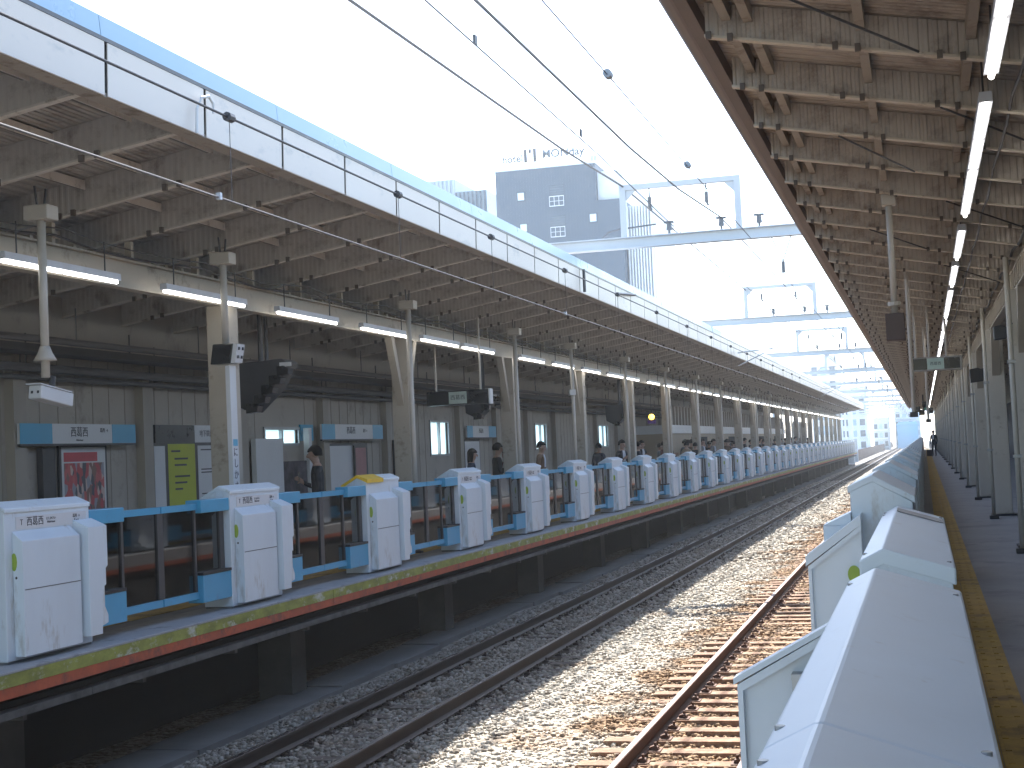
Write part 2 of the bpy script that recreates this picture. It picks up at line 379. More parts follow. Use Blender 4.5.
# near platform
struct(MB().box(-.66, 6, -12, YE, PZ - .3, PZ - .006).build('platform', ASPH))
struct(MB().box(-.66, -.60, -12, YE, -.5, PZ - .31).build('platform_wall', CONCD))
struct(MB().box(-.70, -.662, 2, YE, PZ - .22, PZ - .01).build('platform_edge_band', ASPHL))
struct(MB().box(-.70, -.662, 2, YE, PZ - .31, PZ - .222).build('platform_edge_band', BANDR))
tt = MB()
y = 1.0
while y < YE:
    tt.box(.095, .272, y, y + .298, PZ - .01, PZ + .004); tt.box(.277, .455, y, y + .298, PZ - .01, PZ + .004)
    if y < 40:
        for kx in range(4):
            tt.box(.115 + kx * .09, .145 + kx * .09, y + .02, y + .28, PZ + .003, PZ + .009)
    y += .302
struct(tt.build('tactile_paving', TACT))
tl = MB(); y = 8
while y < YE: tl.box(-8.25, -7.95, y, y + .298, PZ - .01, PZ + .004); y += .302
struct(tl.build('tactile_paving', TACT))
# concrete walkway and cable trough beside the opposite track
m = MB(); y = 6
while y < YE:
    m.box(-7.95, -7.28 - .12 * random.random(), y, y + 1.96, -.36, -.235 + .02 * random.random()); y += 2
tag(m.build('cable_trough', mat('trough_concrete', (.13, .125, .12), .9, 0, .2, 2)), 'grey concrete cable trough lying along the foot of the opposite platform', 'cable trough')
m = MB(); y = 4
while y < YE:
    m.box(-7.22, -7.10, y, y + 1.92, PZ - .385, PZ - .325); m.box(-7.55, -7.12, y + .9, y + .96, PZ - .43, PZ - .387); y += 1.93
tag(m.build('cable_tray', mat('tray_grey', (.085, .082, .08), .8, 0, .5, 4)), 'long thin grey cable tray under the painted edge of the opposite platform', 'cable tray')

# ------------------------------------------------------------------ tracks
def rail_mb(m, x, y0, y1, shiny):
    m.prism([(x - .063, -.152), (x + .063, -.152), (x + .063, -.142), (x + .012, -.122), (x + .012, -.045), (x + .033, -.035), (x + .033, -.004), (x + .028, 0), (x - .028, 0), (x - .033, -.004), (x - .033, -.035), (x - .012, -.045), (x - .012, -.122), (x - .063, -.142)], y0, y1, 'y', 0)
    m.box(x - .026, x + .026, y0, y1, -.002, .0015, 1)
def track(label, xc, mr, ms, spacing, pale):
    zs = 0 if pale else -.03
    t = empty('railway_track', label, 'railway track', (xc, 0, -.17))
    for s in (-1, 1):
        m = MB(); rail_mb(m, s * .533, -10, 600, pale); m.build('rail', [mr, RAILTOP if pale else SHINE], t, (0, 0, .17))
    def sleeper(m, y, dx=0):
        j = random.uniform(-.012, .012)
        m.prism([(-1.02 + dx, -.16), (1.02 + dx, -.16), (1.02 + dx, .0), (1.0 + dx, .012), (-1.0 + dx, .012), (-1.02 + dx, 0)], y - .105 + j, y + .105 + j, 'y', 0)
        for s in (-1, 1):
            c = s * .533
            m.box(c - .17, c + .17, y - .08, y + .08, .010, .022, 1)
            for q in (-1, 1):
                m.prism([(c + q * .065, .02), (c + q * .15, .02), (c + q * .14, .05), (c + q * .10, .062), (c + q * .06, .045)], y - .035, y + .035, 'y', 1)
                m.tube([(c + q * .115, y, .05), (c + q * .115, y, .09)], .014, 6, 1)
    n = 0; y = 9.0
    big = MB()
    while y < 330:
        if n < 100:
            m = MB(); sleeper(m, 0); o = m.build('sleeper', [ms, mr], t, (random.uniform(-.03, .03), y, zs + random.uniform(-.006, .006)))
            o.rotation_euler = (0, 0, random.uniform(-.012, .012))
        else: sleeper(big, y)
        n += 1; y += spacing
    o = big.build('sleepers', [ms, mr], t); tag(o, kind='stuff')
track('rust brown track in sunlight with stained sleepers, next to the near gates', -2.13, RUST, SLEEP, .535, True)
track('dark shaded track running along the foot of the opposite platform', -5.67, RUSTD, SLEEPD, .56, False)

# ================================================================== ROOFS
EAVE_Z = 5.62
def roof_left():
    t = empty('platform_roof', 'long grey sloping canopy with white fascia and pale blue edge above the opposite platform', 'platform roof', (-8.6, 80, PZ))
    X0, Z0, SL = -6.3, 5.96, .16
    zd = lambda x: Z0 - SL * (X0 - x)
    off = Vector((-8.6, 80, PZ))
    def B(m, name, mats, bevel=0): return m.build(name, mats, t, -off, bevel)
    y0, y1 = -8, 165.5
    m = MB(); m.prism([(-6.15, zd(-6.15)), (-12.0, zd(-12)), (-12.0, zd(-12) + .10), (-6.15, zd(-6.15) + .10)], y0, y1, 'y'); B(m, 'roof_deck', DECKL)
    m = MB(); y = .37; joints = []
    while y < y1:
        a = y; b = min(y + 1.70 - .05, y1)
        m.prism([(-6.108, EAVE_Z - .004), (-6.10, EAVE_Z), (-6.09, 6.05), (-6.098, 6.05)], a, b, 'y', 0); y += 1.70
    B(m, 'fascia', [FASCIA])
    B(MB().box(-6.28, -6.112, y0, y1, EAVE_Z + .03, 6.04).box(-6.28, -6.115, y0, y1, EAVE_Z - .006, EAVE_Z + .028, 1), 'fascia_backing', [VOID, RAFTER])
    B(MB().box(-6.36, -6.085, y0, y1, 6.052, 6.085), 'gutter', DARKM)
    m = MB(); y = .37 - .85 * 4
    while y < y1:
        m.prism([(-6.14, 6.087), (-6.16, 6.29), (-6.30, 6.36), (-6.60, 6.36), (-6.60, 6.087)], y, min(y + 3.39, y1), 'y', 0); y += 3.40
    B(m, 'edge_cap', CAPBLUE)
    
    k = 0; y = 7.25
    zb = lambda x: zd(x) - .32
    while y < 165 and k < 99:
        m = MB()
        m.prism([(-6.30, zd(-6.30) - .005), (-6.30, zb(-6.30)), (-11.45, zb(-11.45)), (-11.45, zd(-11.45) - .005)], -.03, .012, 'y', 0)
        m.prism([(-6.29, zb(-6.29)), (-11.45, zb(-11.45)), (-11.45, zb(-11.45) - .02), (-6.29, zb(-6.29) - .02)], -.045, .035, 'y', 1)
        x = -6.9 - random.random() * .3
        while x > -11:                               # paired clips on the flange
            for dx in (0, -.16): m.box(x + dx - .025, x + dx + .025, -.075, -.046, zb(x + dx) - .045, zb(x + dx) + .02, 2)
            x -= .95 + random.random() * .3
        m.build('rafter', [WEBG, FLANGEG, CLIP], t, (-off.x, y - off.y, -off.z)); y += 1.60; k += 1
    for x in (-6.75, -7.55, -8.2, -9.5, -10.4):
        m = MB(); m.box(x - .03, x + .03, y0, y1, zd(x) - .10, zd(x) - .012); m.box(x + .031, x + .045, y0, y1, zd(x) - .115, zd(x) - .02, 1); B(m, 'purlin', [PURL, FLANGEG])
    B(MB().box(-8.68, -8.665 + .13, y0, y1, 4.69, 4.71).box(-8.615, -8.6, y0, y1, 4.711, 5.0).box(-8.68, -8.535, y0, y1, 5.001, 5.022), 'girder', BEIGE)
    m = MB(); y = 7.22; k = 0
    while y < 120:                                 # stubs and bolts along the top of the girder
        m.box(-8.64, -8.56, y, y + .06, 5.024, 5.24 if k % 4 == 0 else 5.06); y += .40; k += 1
    B(m, 'girder_cleats', BEIGE)
    return t
roof_left()
def roof_right():
    t = empty('platform_roof', 'brown ribbed canopy overhead at the right, sloping down from its gutter to the columns', 'platform roof', (1.3, 80, PZ))
    X0, Z0, SL = -1.54, 5.62, -.20
    zd = lambda x: Z0 + SL * (x - X0)
    off = Vector((1.3, 80, PZ)); y0, y1 = -8, 165.5
    def B(m, name, mats, bevel=0): return m.build(name, mats, t, -off, bevel)
    B(MB().prism([(-1.52, zd(-1.52)), (4.9, zd(4.9)), (4.9, zd(4.9) + .12), (-1.52, zd(-1.52) + .12)], y0, y1, 'y'), 'roof_deck', DECKR)
    g = [(-1.46 + .085 * math.cos(a), 5.63 + .085 * math.sin(a)) for a in [R(q) for q in range(200, 380, 20)]]
    B(MB().prism([(-1.545, 5.9), (-1.545, 5.62)] + g + [(-1.375, 5.70), (-1.375, 5.9)], y0, y1, 'y'), 'gutter', GUTTER)
    k = 0; y = 5.38
    zb = lambda x: zd(x) - .22
    while y < 165 and k < 99:
        m = MB()
        m.prism([(-1.24, zd(-1.24) - .005), (-1.24, zb(-1.24)), (4.7, zb(4.7)), (4.7, zd(4.7) - .005)], -.03, .012, 'y', 0)
        m.prism([(-1.25, zb(-1.25)), (4.7, zb(4.7)), (4.7, zb(4.7) - .018), (-1.25, zb(-1.25) - .018)], -.042, .03, 'y', 1)
        x = -1.12 - random.random() * .1
        while x < 3:
            for dx in (0, .14): m.box(x + dx - .018, x + dx + .018, -.07, -.043, zb(x + dx) - .035, zb(x + dx) + .015, 2)
            x += .62 + random.random() * .25
        m.build('rafter', [RIBBED, FLANGE, CLIP], t, (-off.x, y - off.y, -off.z)); y += 1.48; k += 1
    B(MB().box(-1.372, -1.29, y0, y1, 5.44, zd(-1.29) - .01), 'eave_beam', mat('eave_brown', (.16, .125, .11), .6, 0, .15, 2))
    for x in (-1.10, -.96, -.25, .42, 2.2):
        B(MB().box(x - .03, x + .03, y0, y1, zd(x) - .115, zd(x) - .012), 'purlin', RAFTER)
    B(MB().box(1.27, 1.41, y0, y1, 4.52, 4.54).box(1.33, 1.345, y0, y1, 4.541, 4.80).box(1.27, 1.41, y0, y1, 4.801, 4.82), 'girder', BEIGE)
    m = MB(); y = 6
    while y < 80: m.box(1.262, 1.30, y, y + .10, 4.56, 4.79); y += .4
    B(m, 'girder_stiffeners', BEIGE)
roof_right()

# columns
def column_proto(side):
    t = empty('roof_column', '', 'column', (0, 0, 0))
    top = 3.59 if side < 0 else 3.42
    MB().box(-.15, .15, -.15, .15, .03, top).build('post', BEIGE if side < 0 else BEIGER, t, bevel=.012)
    MB().box(-.22, .22, -.22, .22, 0, .03).build('base_plate', DARKM, t)
    if side < 0:
        for s in (-1, 1):
            MB().prism([(s * .152, top - 1.15), (s * .152, top - .88), (s * .50, top), (s * .66, top)], -.06, .06, 'x').build('bracket', BEIGE, t)
    else:
        for s in (-1, 1):
            MB().prism([(s * .152, top - .85), (s * .152, top - .6), (s * .45, top), (s * .7, top)], -.07, .07, 'x').build('bracket', BEIGE, t)
    return t
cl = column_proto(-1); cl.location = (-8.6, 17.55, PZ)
CNL = ['thick beige column left of the dark horn cluster, with a speaker pole in front of it',
       'beige bracketed column behind the yellow topped gate cabinet', 'beige bracketed column just right of the two people standing close together',
       'beige column standing right of the person in front of a bright window', 'beige bracketed column left of the yellow lamp',
       'beige column right beside the round yellow lamp']
far_c = 'one of the distant beige columns on the opposite platform beyond the yellow lamp'
GC = 'columns along the opposite platform'
ys = [17.55 + 6.85 * k for k in range(22)]
for k, y in enumerate(ys):
    lb = CNL[k] if k < len(CNL) else far_c
    if k == 0: tag(cl, lb, group=GC)
    else: dup(cl, (-8.6, y, PZ), 0, lb, GC, skip=('bracket',) if k > 14 else ())
for q in KIDS(cl):
    if q.name.startswith('bracket'): bpy.data.objects.remove(q)      # the first column is a plain post
cr_ = column_proto(1); cr_.location = (1.34, 21.1, PZ)
for k in range(18):
    y = 21.1 + 8.0 * k
    lb = ('nearest beige column on the near platform, cut by the right edge of the picture', 'whole beige column nearest to the camera on the near platform',
          'second whole beige column from the right on the near platform', 'third whole beige column from the right on the near platform')[k] if k < 4 else 'one of the overlapping far columns closing the view at right of the near platform'
    if k == 0: tag(cr_, lb, group='columns along the near platform')
    else: dup(cr_, (1.34, y, PZ), 0, lb, 'columns along the near platform')
# rain pipes in front of the near-platform columns
pp = None
for k in range(18):
    y = 20.0 + 8.0 * k
    lb = ('thin pale pipe standing nearest at the right edge, just before the first column', 'thin pipe in front of the first whole column of the near platform',
          'thin pipe in front of the second whole column of the near platform')[k] if k < 3 else 'one of the distant thin pipes in front of the far near-platform columns'
    if pp is None:
        pp = empty('rain_pipe', lb, 'pipe', (1.12, y, PZ), 0, 'rain pipes along the near platform')
        MB().tube([(0, 0, 0), (0, 0, 3.75)], .035, 10).build('pipe', mat('pipe_beige', (.62, .58, .50), .5), pp, smooth=True)
        MB().box(-.08, .08, -.08, .08, 0, .06).build('foot', DARKM, pp)
        for z in (1.2, 2.4): MB().box(-.05, .05, -.05, .05, z, z + .04).build('clamp', STEEL, pp)
    else: dup(pp, (1.12, y, PZ), 0, lb)

# ------------------------------------------------------------------ fluorescent lights
def light_proto(L):
    t = empty('strip_light', '', 'strip light', (0, 0, 0))
    MB().prism([(-.045, .03), (-.04, .10), (.04, .10), (.045, .03)], -L / 2, L / 2, 'y').build('housing', LAMPW, t)
    for s in (-1, 1):
        MB().tube([(0, s * .03, .012), (0, s * (L / 2 - .02), .012)], .02, 8).build('tube', TUBE, t, smooth=True)
    for s in (-1, 1):
        MB().tube([(0, s * L * .38, .10), (0, s * L * .38, .42)], .008, 5).build('hanger', WIRE, t)
    return t
lp = light_proto(2.12); first = True
starts = [3.0, 6.1, 9.2, 12.3, 15.43, 18.55, 21.68, 24.55, 26.95, 31.1, 34.1, 37.25, 40.4, 42.9] + [46.6 + 3.1 * k for k in range(38)]
LL = {3: 'strip light at the left edge of the picture, crossed by the camera pole', 4: 'second lit strip light from the left on the opposite platform', 5: 'third lit strip light from the left on the opposite platform, short gap both sides',
      6: 'lit strip light right above the bracketed column behind the yellow topped cabinet', 7: 'left half of the long double strip light above the hanging dark information board', 8: 'right half of the long double strip light above the hanging dark information board'}
for k, y in enumerate(starts):
    lb = LL.get(k, 'one of the small distant strip lights under the opposite roof' if k > 8 else 'strip light under the opposite roof just outside the left edge')
    if first: lp.location = (-8.28, y + 1.06, 4.66); tag(lp, lb, group='strip lights under the opposite roof'); first = False
    else: dup(lp, (-8.28, y + 1.06, 4.66), 0, lb)
rp = light_proto(2.66); first = True
rs = [1.6, 4.35, 7.05, 10.5, 13.2, 17.1, 20.7, 24.2, 27.0] + [30.4 + 3.3 * k for k in range(40)]
RL = {2: 'big bright strip light at the top right corner of the picture', 3: 'near half of the long double strip light under the right roof', 4: 'far half of the long double strip light under the right roof',
      5: 'third strip light down from the top right corner', 6: 'fourth strip light down from the top right corner'}
for k, y in enumerate(rs):
    lb = RL.get(k, 'one of the distant strip lights in the bright line under the right roof' if k > 2 else 'strip light above the near platform beside the camera')
    if first: rp.location = (.525, y + 1.33, 4.83); tag(rp, lb, group='strip lights under the right roof'); first = False
    else: dup(rp, (.525, y + 1.33, 4.83), 0, lb)

# ================================================================== PLATFORM GATES
def cabinet_proto(wd, plate=True):
    t = empty('gate_cabinet', '', 'gate cabinet', (0, 0, 0)); h = wd / 2
    m = MB(); m.prism([(-.185, .02), (.155, .02), (.155, 1.245), (.03, 1.30), (-.185, 1.175)], -h, h, 'y'); m.build('body', WHITE, t, bevel=.008)
    MB().box(-.175, .145, -h + .01, h - .01, 0, .02).build('plinth', SEAM, t)
    m = MB(); m.prism([(-.20, 1.165), (-.20, 1.205), (.03, 1.335), (.166, 1.275), (.166, 1.235), (.03, 1.292)], -h - .006, h + .006, 'y'); m.build('lid', WHITE2, t, bevel=.008)
    # raised front panel with shoulder
    a, b = -h + .10, h * .50
    m = MB(); m.prism([(.156, .05), (.255, .05), (.255, 1.0), (.156, 1.085)], a, b, 'y'); m.build('front_panel', WHITE, t, bevel=.006)
    MB().box(.2555, .2575, a + .02, b - .01, .595, .603).build('panel_seam', SEAM, t)
    # stepped pillar panel with a notched outer edge
    p0 = b + .045; p1 = h + .02
    m = MB()
    m.prism([(p0, .10), (p1 - .10, .10), (p1 - .10, .17), (p1, .19), (p1, .26), (p1 - .05, .34), (p1 - .05, .52), (p1 - .02, .53), (p1 - .02, .68), (p1 + .015, .70), (p1 + .015, 1.06), (p0, 1.06)], .156, .31, 'x')
    m.build('pillar_panel', WHITE, t, bevel=.006)
    m = MB(); m.prism([(.156, 1.0605), (.31, 1.0605), (.156, 1.13)], p0, p1 + .012, 'y'); m.build('pillar_shoulder', WHITE2, t)
    # sticker on the side of the raised panel
    s = MB(); s.prism([(.172 + .028 * math.cos(R(q)), .83 + .075 * math.sin(R(q))) for q in range(0, 360, 30)], a - .003, a - .0005, 'y'); s.build('warning_sticker', STICK, t)
    MB().prism([(.19 + .01 * math.cos(R(q)), .70 + .012 * math.sin(R(q))) for q in range(0, 360, 45)], a - .003, a - .0005, 'y').build('key_switch', INK, t)
    if plate:
        pl = MB().box(.1565, .1595, -h + .16, h - .06, 1.095, 1.20).build('name_plate', SIGNW, t)
    return t
def plate_text(c, wd):
    pl = [o for o in c.children if o.name.startswith('name_plate')][0]
    h = wd / 2
    text('station_name', '西葛西', .085, INK, pl, (.1605, -h + .44, 1.150), FX, .001)
    text('name_reading', 'にしかさい\nNishi-kasai', .028, INK, pl, (.1605, -h + .68, 1.150), FX, .001)
    text('next_station', '葛西 →\nKasai', .036, INK, pl, (.1605, h - .22, 1.148), FX, .001)
    text('line_code', 'T', .07, INK, pl, (.1605, -h + .24, 1.150), FX, .001)
CAB_X, WD = -7.47, 1.30
c0 = cabinet_proto(WD); plate_text(c0, WD)
cp = cabinet_proto(WD, False)                  # plain one, for the far ones and the near platform
GCAB = 'gate cabinets along the opposite platform'
CL = ['large white gate cabinet at the left edge with the station name on its plate', 'gate cabinet with a name plate, below the pole with the white vertical sign',
      'white gate cabinet with a yellow top corner, without a name plate', 'white gate cabinet in front of the two people standing close together', 'white gate cabinet just right of the two people standing close together',
      'white gate cabinet to the right of the person before the bright window', 'white gate cabinet second to the right of the person before the bright window']
yk = [11.45 + 4.15 * k for k in range(38)]
for k, y in enumerate(yk):
    if k < len(CL): lb = CL[k]
    elif k < 14: lb = ORD[k] + ' white gate cabinet counted from the left edge along the opposite platform'
    else: lb = 'one of the far cabinets merging into a pale row on the opposite platform'
    if k == 0: c0.location = (CAB_X, y, PZ); tag(c0, lb, group=GCAB)
    elif k == 2:
        cp.location = (CAB_X, y, PZ); tag(cp, lb, group=GCAB)
    elif k in (1, 3, 4, 5): dup(c0, (CAB_X, y, PZ), 0, lb, GCAB)
    else: dup(cp, (CAB_X, y, PZ), 0, lb, GCAB, skip=() if k < 12 else ('key_switch', 'panel_seam', 'plinth'))
# near platform, seen from behind (turned round)
NCAB = 'gate cabinets along the near platform'
for k in range(38):
    y = 9.30 + 4.15 * k
    if k < 4: lb = ('tall white gate cabinet with a gabled end, first behind the low barrier cabinets', 'second white gate cabinet beyond the low barrier cabinets of the near platform', 'third white gate cabinet beyond the low barrier cabinets of the near platform', 'fourth white gate cabinet beyond the low barrier cabinets of the near platform')[k]
    else: lb = 'one of the far cabinets overlapping into a grey ramp along the near platform'
    dup(cp, (-.265, y, PZ), math.pi, lb, NCAB, skip=() if k < 8 else ('key_switch', 'panel_seam', 'plinth', 'warning_sticker'))
# yellow corner on the third cabinet
MB().prism([(-.206, 1.160), (-.206, 1.2085), (.03, 1.3415), (.178, 1.2785), (.178, 1.228), (.03, 1.338), (-.19, 1.208)], -WD / 2 - .018, -WD / 2 + .62, 'y').prism([(-.206, 1.162), (.03, 1.30), (.178, 1.232), (.178, 1.2785), (.03, 1.3415), (-.206, 1.2085)], -WD / 2 - .022, -WD / 2 - .0181, 'y').build('yellow_cover', YELLOW, cp)

def gate_proto(half):
    t = empty('sliding_gate', '', 'platform gate', (0, 0, 0))
    for s, L in ((-1, .62), (1, .66)):
        MB().box(-.03, .15, *sorted((s * half, s * (half - L))), 1.065, 1.20).build('upper_block', BLUE, t, bevel=.006)
        lb = MB().box(-.03, .15, *sorted((s * half, s * (half - L))), .13, .415).build('lower_block', BLUE, t, bevel=.006)
        MB().box(-.035, .155, *sorted((s * half, s * (half - L))), .4155, .445).build('block_trim', BLACK, lb)
        # each leaf: rails, stiles and glass
        a, b = sorted((s * .012, s * (half - L - .002)))
        lf = MB().box(.03, .10, a, b, 1.10, 1.165).build('upper_rail', BLUE, t)
        MB().box(.03, .10, a, b, .175, .245).build('lower_rail', BLUE, t)
        gp = MB().box(.06, .068, *sorted((s * .05, s * (half - .05))), .2455, 1.0995).build('glass_pane', GLASS, t)
        for q, wq in ((.028, .03), (half * .52, .02), (half - .07, .05)):
            MB().box(.045, .085, s * q - wq, s * q + wq, .246, 1.099).build('stile', DARKM, t)
    return t
HALF = (4.15 - WD) / 2 - .005
g0 = gate_proto(HALF); GG = 'blue framed gates along the opposite platform'
GL = ['blue framed glass gate between the two cabinets with name plates at the left', 'blue framed glass gate left of the yellow cornered cabinet', 'blue framed glass gate right of the yellow cornered cabinet', 'blue framed gate in front of the two people standing close together']
for k in range(37):
    y = 11.45 + 4.15 * (k + .5)
    lb = GL[k] if k < 4 else (ORD[k] + ' blue framed gate counted from the left edge of the picture' if k < 12 else 'one of the narrow far gates between merging cabinets of the opposite platform')
    if k == 0: g0.location = (CAB_X, y, PZ); tag(g0, lb, group=GG)
    else: dup(g0, (CAB_X, y, PZ), 0, lb, GG, skip=() if k < 20 else ('stile', 'block_trim'))
for k in range(37):
    y = 9.30 + 4.15 * (k + .5)
    dup(g0, (-.265, y, PZ), math.pi, 'gate between the first and second tall cabinets of the near platform' if k == 0 else 'one of the gates hidden in the overlapping cabinet row of the near platform', 'gates along the near platform', skip=() if k < 10 else ('stile', 'block_trim'))

# low barrier cabinets beside the camera
def low_cabinet(label, y0, y1, seams):
    t = empty('barrier_cabinet', label, 'gate cabinet', (-.08, (y0 + y1) / 2, PZ)); o = Vector((-.08, (y0 + y1) / 2, PZ))
    def B(m, n, mt, bv=0): return m.build(n, mt, t, -o, bv)
    B(MB().prism([(-.225, PZ + .02), (.065, PZ + .02), (.068, PZ + 1.04), (-.16, PZ + 1.11), (-.228, PZ + 1.072)], y0 + .006, y1 - .006, 'y'), 'body', WHITE, .006)
    cuts = [y0] + seams + [y1]
    for a, b in zip(cuts[:-1], cuts[1:]):
        B(MB().prism([(-.240, 2.165), (-.240, 2.222), (-.16, 2.262), (.080, 2.188), (.080, 2.13), (-.16, 2.2035)], a + .002, b - .002, 'y'), 'lid', WHITE2, .007)
    for a in [y0 + .18] + [q + e for q in seams for e in (-.12, .12)] + [y1 - .18]:
        for x, z in ((.060, 2.1955), (-.225, 2.2305)):
            B(MB().tube([(x, a, z - .01), (x, a, z + .003)], .008, 8), 'screw', STEEL)
    return t, B
t1, _ = low_cabinet('nearest low white cabinet with gabled lid filling the bottom right corner', -.6, 4.56, [2.1])
t2, B2 = low_cabinet('second low white cabinet with gabled lid and dusty far end, behind the nearest one', 5.32, 8.55, [8.28])
# wing panels standing out to the track on the second one
def wing(y0, y1, xl, zl, xr, zr, cap=.022):
    m = MB(); m.prism([(xl, PZ - .9), (xr, PZ - .9), (xr, zr), (xl, zl)], y0 + .03, y1, 'y')
    o = B2(m, 'wing_panel', WHITE, .005)
    r = MB(); w_ = .018
    r.box(xl, xl + w_, y0, y0 + .0295, PZ - .9, zl)
    r.prism([(xl, zl - .03), (xr, zr - .03), (xr, zr), (xl, zl)], y0 - .001, y0 + .0295, 'y')
    r.prism([(xl - .012, zl + .001), (xr, zr + .001), (xr, zr + cap), (xl - .012, zl + cap)], y0 - .006, y1 + .006, 'y')
    f = B2(r, 'panel_rim', WHITE2)
    return o
wing(5.12, 5.20, -.655, 1.83, -.245, 2.06)
B2(MB().box(-.47, -.43, 5.10, 5.149, 1.78, 1.87).box(-.47, -.40, 5.08, 5.0995, 1.85, 1.87), 'bracket', STEEL)
wing(8.42, 8.72, -.655, 1.95, -.36, 2.17, .055)
B2(MB().prism([(-.41 + .034 * math.cos(R(q)), 1.90 + .048 * math.sin(R(q))) for q in range(0, 360, 20)], 8.436, 8.449, 'y'), 'warning_sticker', STICK)
# grime strip lying on the far lid end
B2(MB().prism([(-.155, 2.2635), (.07, 2.1945), (.07, 2.197), (-.155, 2.266)], 7.9, 8.2, 'y'), 'label_strip', mat('faded_label', (.42, .40, .38), .7, 0, .3, 12))

# ================================================================== BACK WALL OF THE OPPOSITE PLATFORM
XW = -11.5
def back_wall():
    t = empty('platform_wall', 'beige panelled wall with ribs and windows behind the opposite platform', 'wall', (XW, 70, PZ)); o = Vector((XW, 70, PZ))
    wins = [(25.0, 26.5, 3.02, 3.27), (34.45, 35.85, 2.70, 3.48), (44.6, 45.95, 2.75, 3.48), (53.9, 55.5, 2.75, 3.5)]
    m = MB(); y = -6; top = 4.03
    def seg(a, b, z0, z1): m.box(XW - .10, XW, a, b, z0, z1)
    for a, b, z0, z1 in wins + [(64, 64, 0, 0)]:
        seg(y, a, PZ, 5.10)
        if b > a: seg(a, b, PZ, z0); seg(a, b, z1, 5.10)
        y = b
    for a in (118, 126, 133, 140, 147, 153): seg(a, a + 3.2, PZ, 4.4)
    seg(64, 118, PZ, 5.10)
    m.build('wall_panel', BEIGE2, t, -o)
    m = MB(); y = -6
    while y < 118:
        if not any(a - .05 < y < b + .05 for a, b, _, _ in wins): m.box(XW + .001, XW + .007, y, y + .02, PZ, 4.3)
        y += .45
    m.build('panel_joint', mat('joint', (.32, .285, .24), .7), t, -o)
    for k, y in enumerate([17.2, 20.55, 23.9, 27.6, 31.2, 33.0, 36.6, 40, 43.4, 46.9, 50.3, 53.2, 57, 60.4, 64] + [67 + 3.4 * i for i in range(26)]):
        m = MB(); m.box(XW + .001, XW + .14, y - .14, y + .14, PZ, 4.2); m.build('wall_post', PIER, t, -o)
    for a, b, z0, z1 in wins:
        f = MB()
        for (p, q, r_, s_) in ((a, b, z0 - .05, z0), (a, b, z1, z1 + .05), (a - .05, a, z0 - .05, z1 + .05), (b, b + .05, z0 - .05, z1 + .05), ((a + b) / 2 - .03, (a + b) / 2 + .03, z0, z1)): f.box(XW - .04, XW + .03, p, q, r_, s_)
        w_ = f.build('window', STEEL, t, -o)
        MB().box(XW - .07, XW - .06, a, b, z0, z1).build('pane', frosted('frosted_pane', (.85, .95, .93)), w_)
    return t
back_wall()
# pipes and cable trays under the low back edge of the roof
pc = mat('pipe_grey', (.12, .12, .125), .6)
for nm, lb, z, x, r in (('cable_tray', 'wide dark cable tray under the low back of the opposite roof', 4.22, -11.1, None), ('pipe', 'thick dark pipe below the cable tray on the opposite back wall', 4.05, -11.25, .06), ('pipe', 'thinner dark pipe running lowest along the opposite back wall', 3.93, -11.34, .035), ('pipe', 'dark conduit running under the rafters between wall and column row', 4.32, -10.5, .045)):
    m = MB()
    if r is None:
        m.box(x - .2, x + .2, -4, 118, z, z + .02).box(x - .2, x - .18, -4, 118, z + .021, z + .10).box(x + .18, x + .2, -4, 118, z + .021, z + .10)
        y = 6
        while y < 90: m.tube([(x, y, z + .02), (x, y, z + .4)], .012, 6); y += 3.4
    else:
        m.tube([(x, -4, z), (x, 118, z)], r, 8)
        y = 7
        while y < 90: m.tube([(x, y, z), (x, y, z + .45)], .01, 5); y += 3.4
    tag(m.build(nm, pc), lb, 'pipe' if r else 'cable tray')

# wall furniture
def wall_sign(label, y0, y1, z0, z1, b0, b1, txt):
    t = empty('station_sign', label, 'station sign', (XW + .16, (y0 + y1) / 2, z0)); yc = (y0 + y1) / 2; o = (-(XW + .16), -yc, -z0)
    MB().box(XW + .15, XW + .19, y0, y1, z0, z1).build('panel', SIGNW, t, o)
    if b0 > y0: MB().box(XW + .1895, XW + .195, y0, b0, z0, z1).build('blue_band', SIGNB, t, o)
    if b1 < y1: MB().box(XW + .1895, XW + .195, b1, y1, z0, z1).build('blue_band', SIGNB, t, o)
    MB().box(XW + .148, XW + .195, y0, y1, z0 - .03, z0 - .001).build('lower_frame', DARKM, t, o)
    for s, size, dy, dz in txt: text('lettering', s, size, INK, t, (.035, (b0 + b1) / 2 - yc + dy, dz), FX, .001)
    return t
wall_sign('white station name sign with blue ends on the beige wall above the red poster', 17.1, 20.06, 3.05, 3.32, 17.85, 19.4, [('西葛西', .15, -.1, .15), ('葛西 →', .07, .55, .18), ('Nishi-kasai', .04, -.1, .045)])
wall_sign('white sign with blue ends on the wall left of the bracketed column', 27.25, 30.65, 3.08, 3.38, 27.92, 30.05, [('西葛西', .16, -.2, .17), ('浦安 →', .08, .6, .17)])
tag(MB().box(XW + .01, XW + .05, 26.55, 27.15, 3.06, 3.37).build('wall_plate', SIGNB), 'small plain blue plate on the wall right of the white doorway window', 'plate')
t = empty('information_sign', 'dark sign with a white end piece on the wall above the lime green poster', 'sign', (XW + .03, 21.9, 3.05)); o = (-(XW + .03), -21.9, -3.05)
MB().box(XW + .02, XW + .06, 20.9, 22.2, 3.05, 3.33).build('dark_panel', SIGND, t, o); MB().box(XW + .02, XW + .06, 22.202, 23.0, 3.05, 3.33).build('white_panel', SIGNW, t, o)
text('lettering', '地下鉄線', .12, mat('faint_ink', (.2, .2, .22), .6), t, (.035, .7, .14), FX, .001)
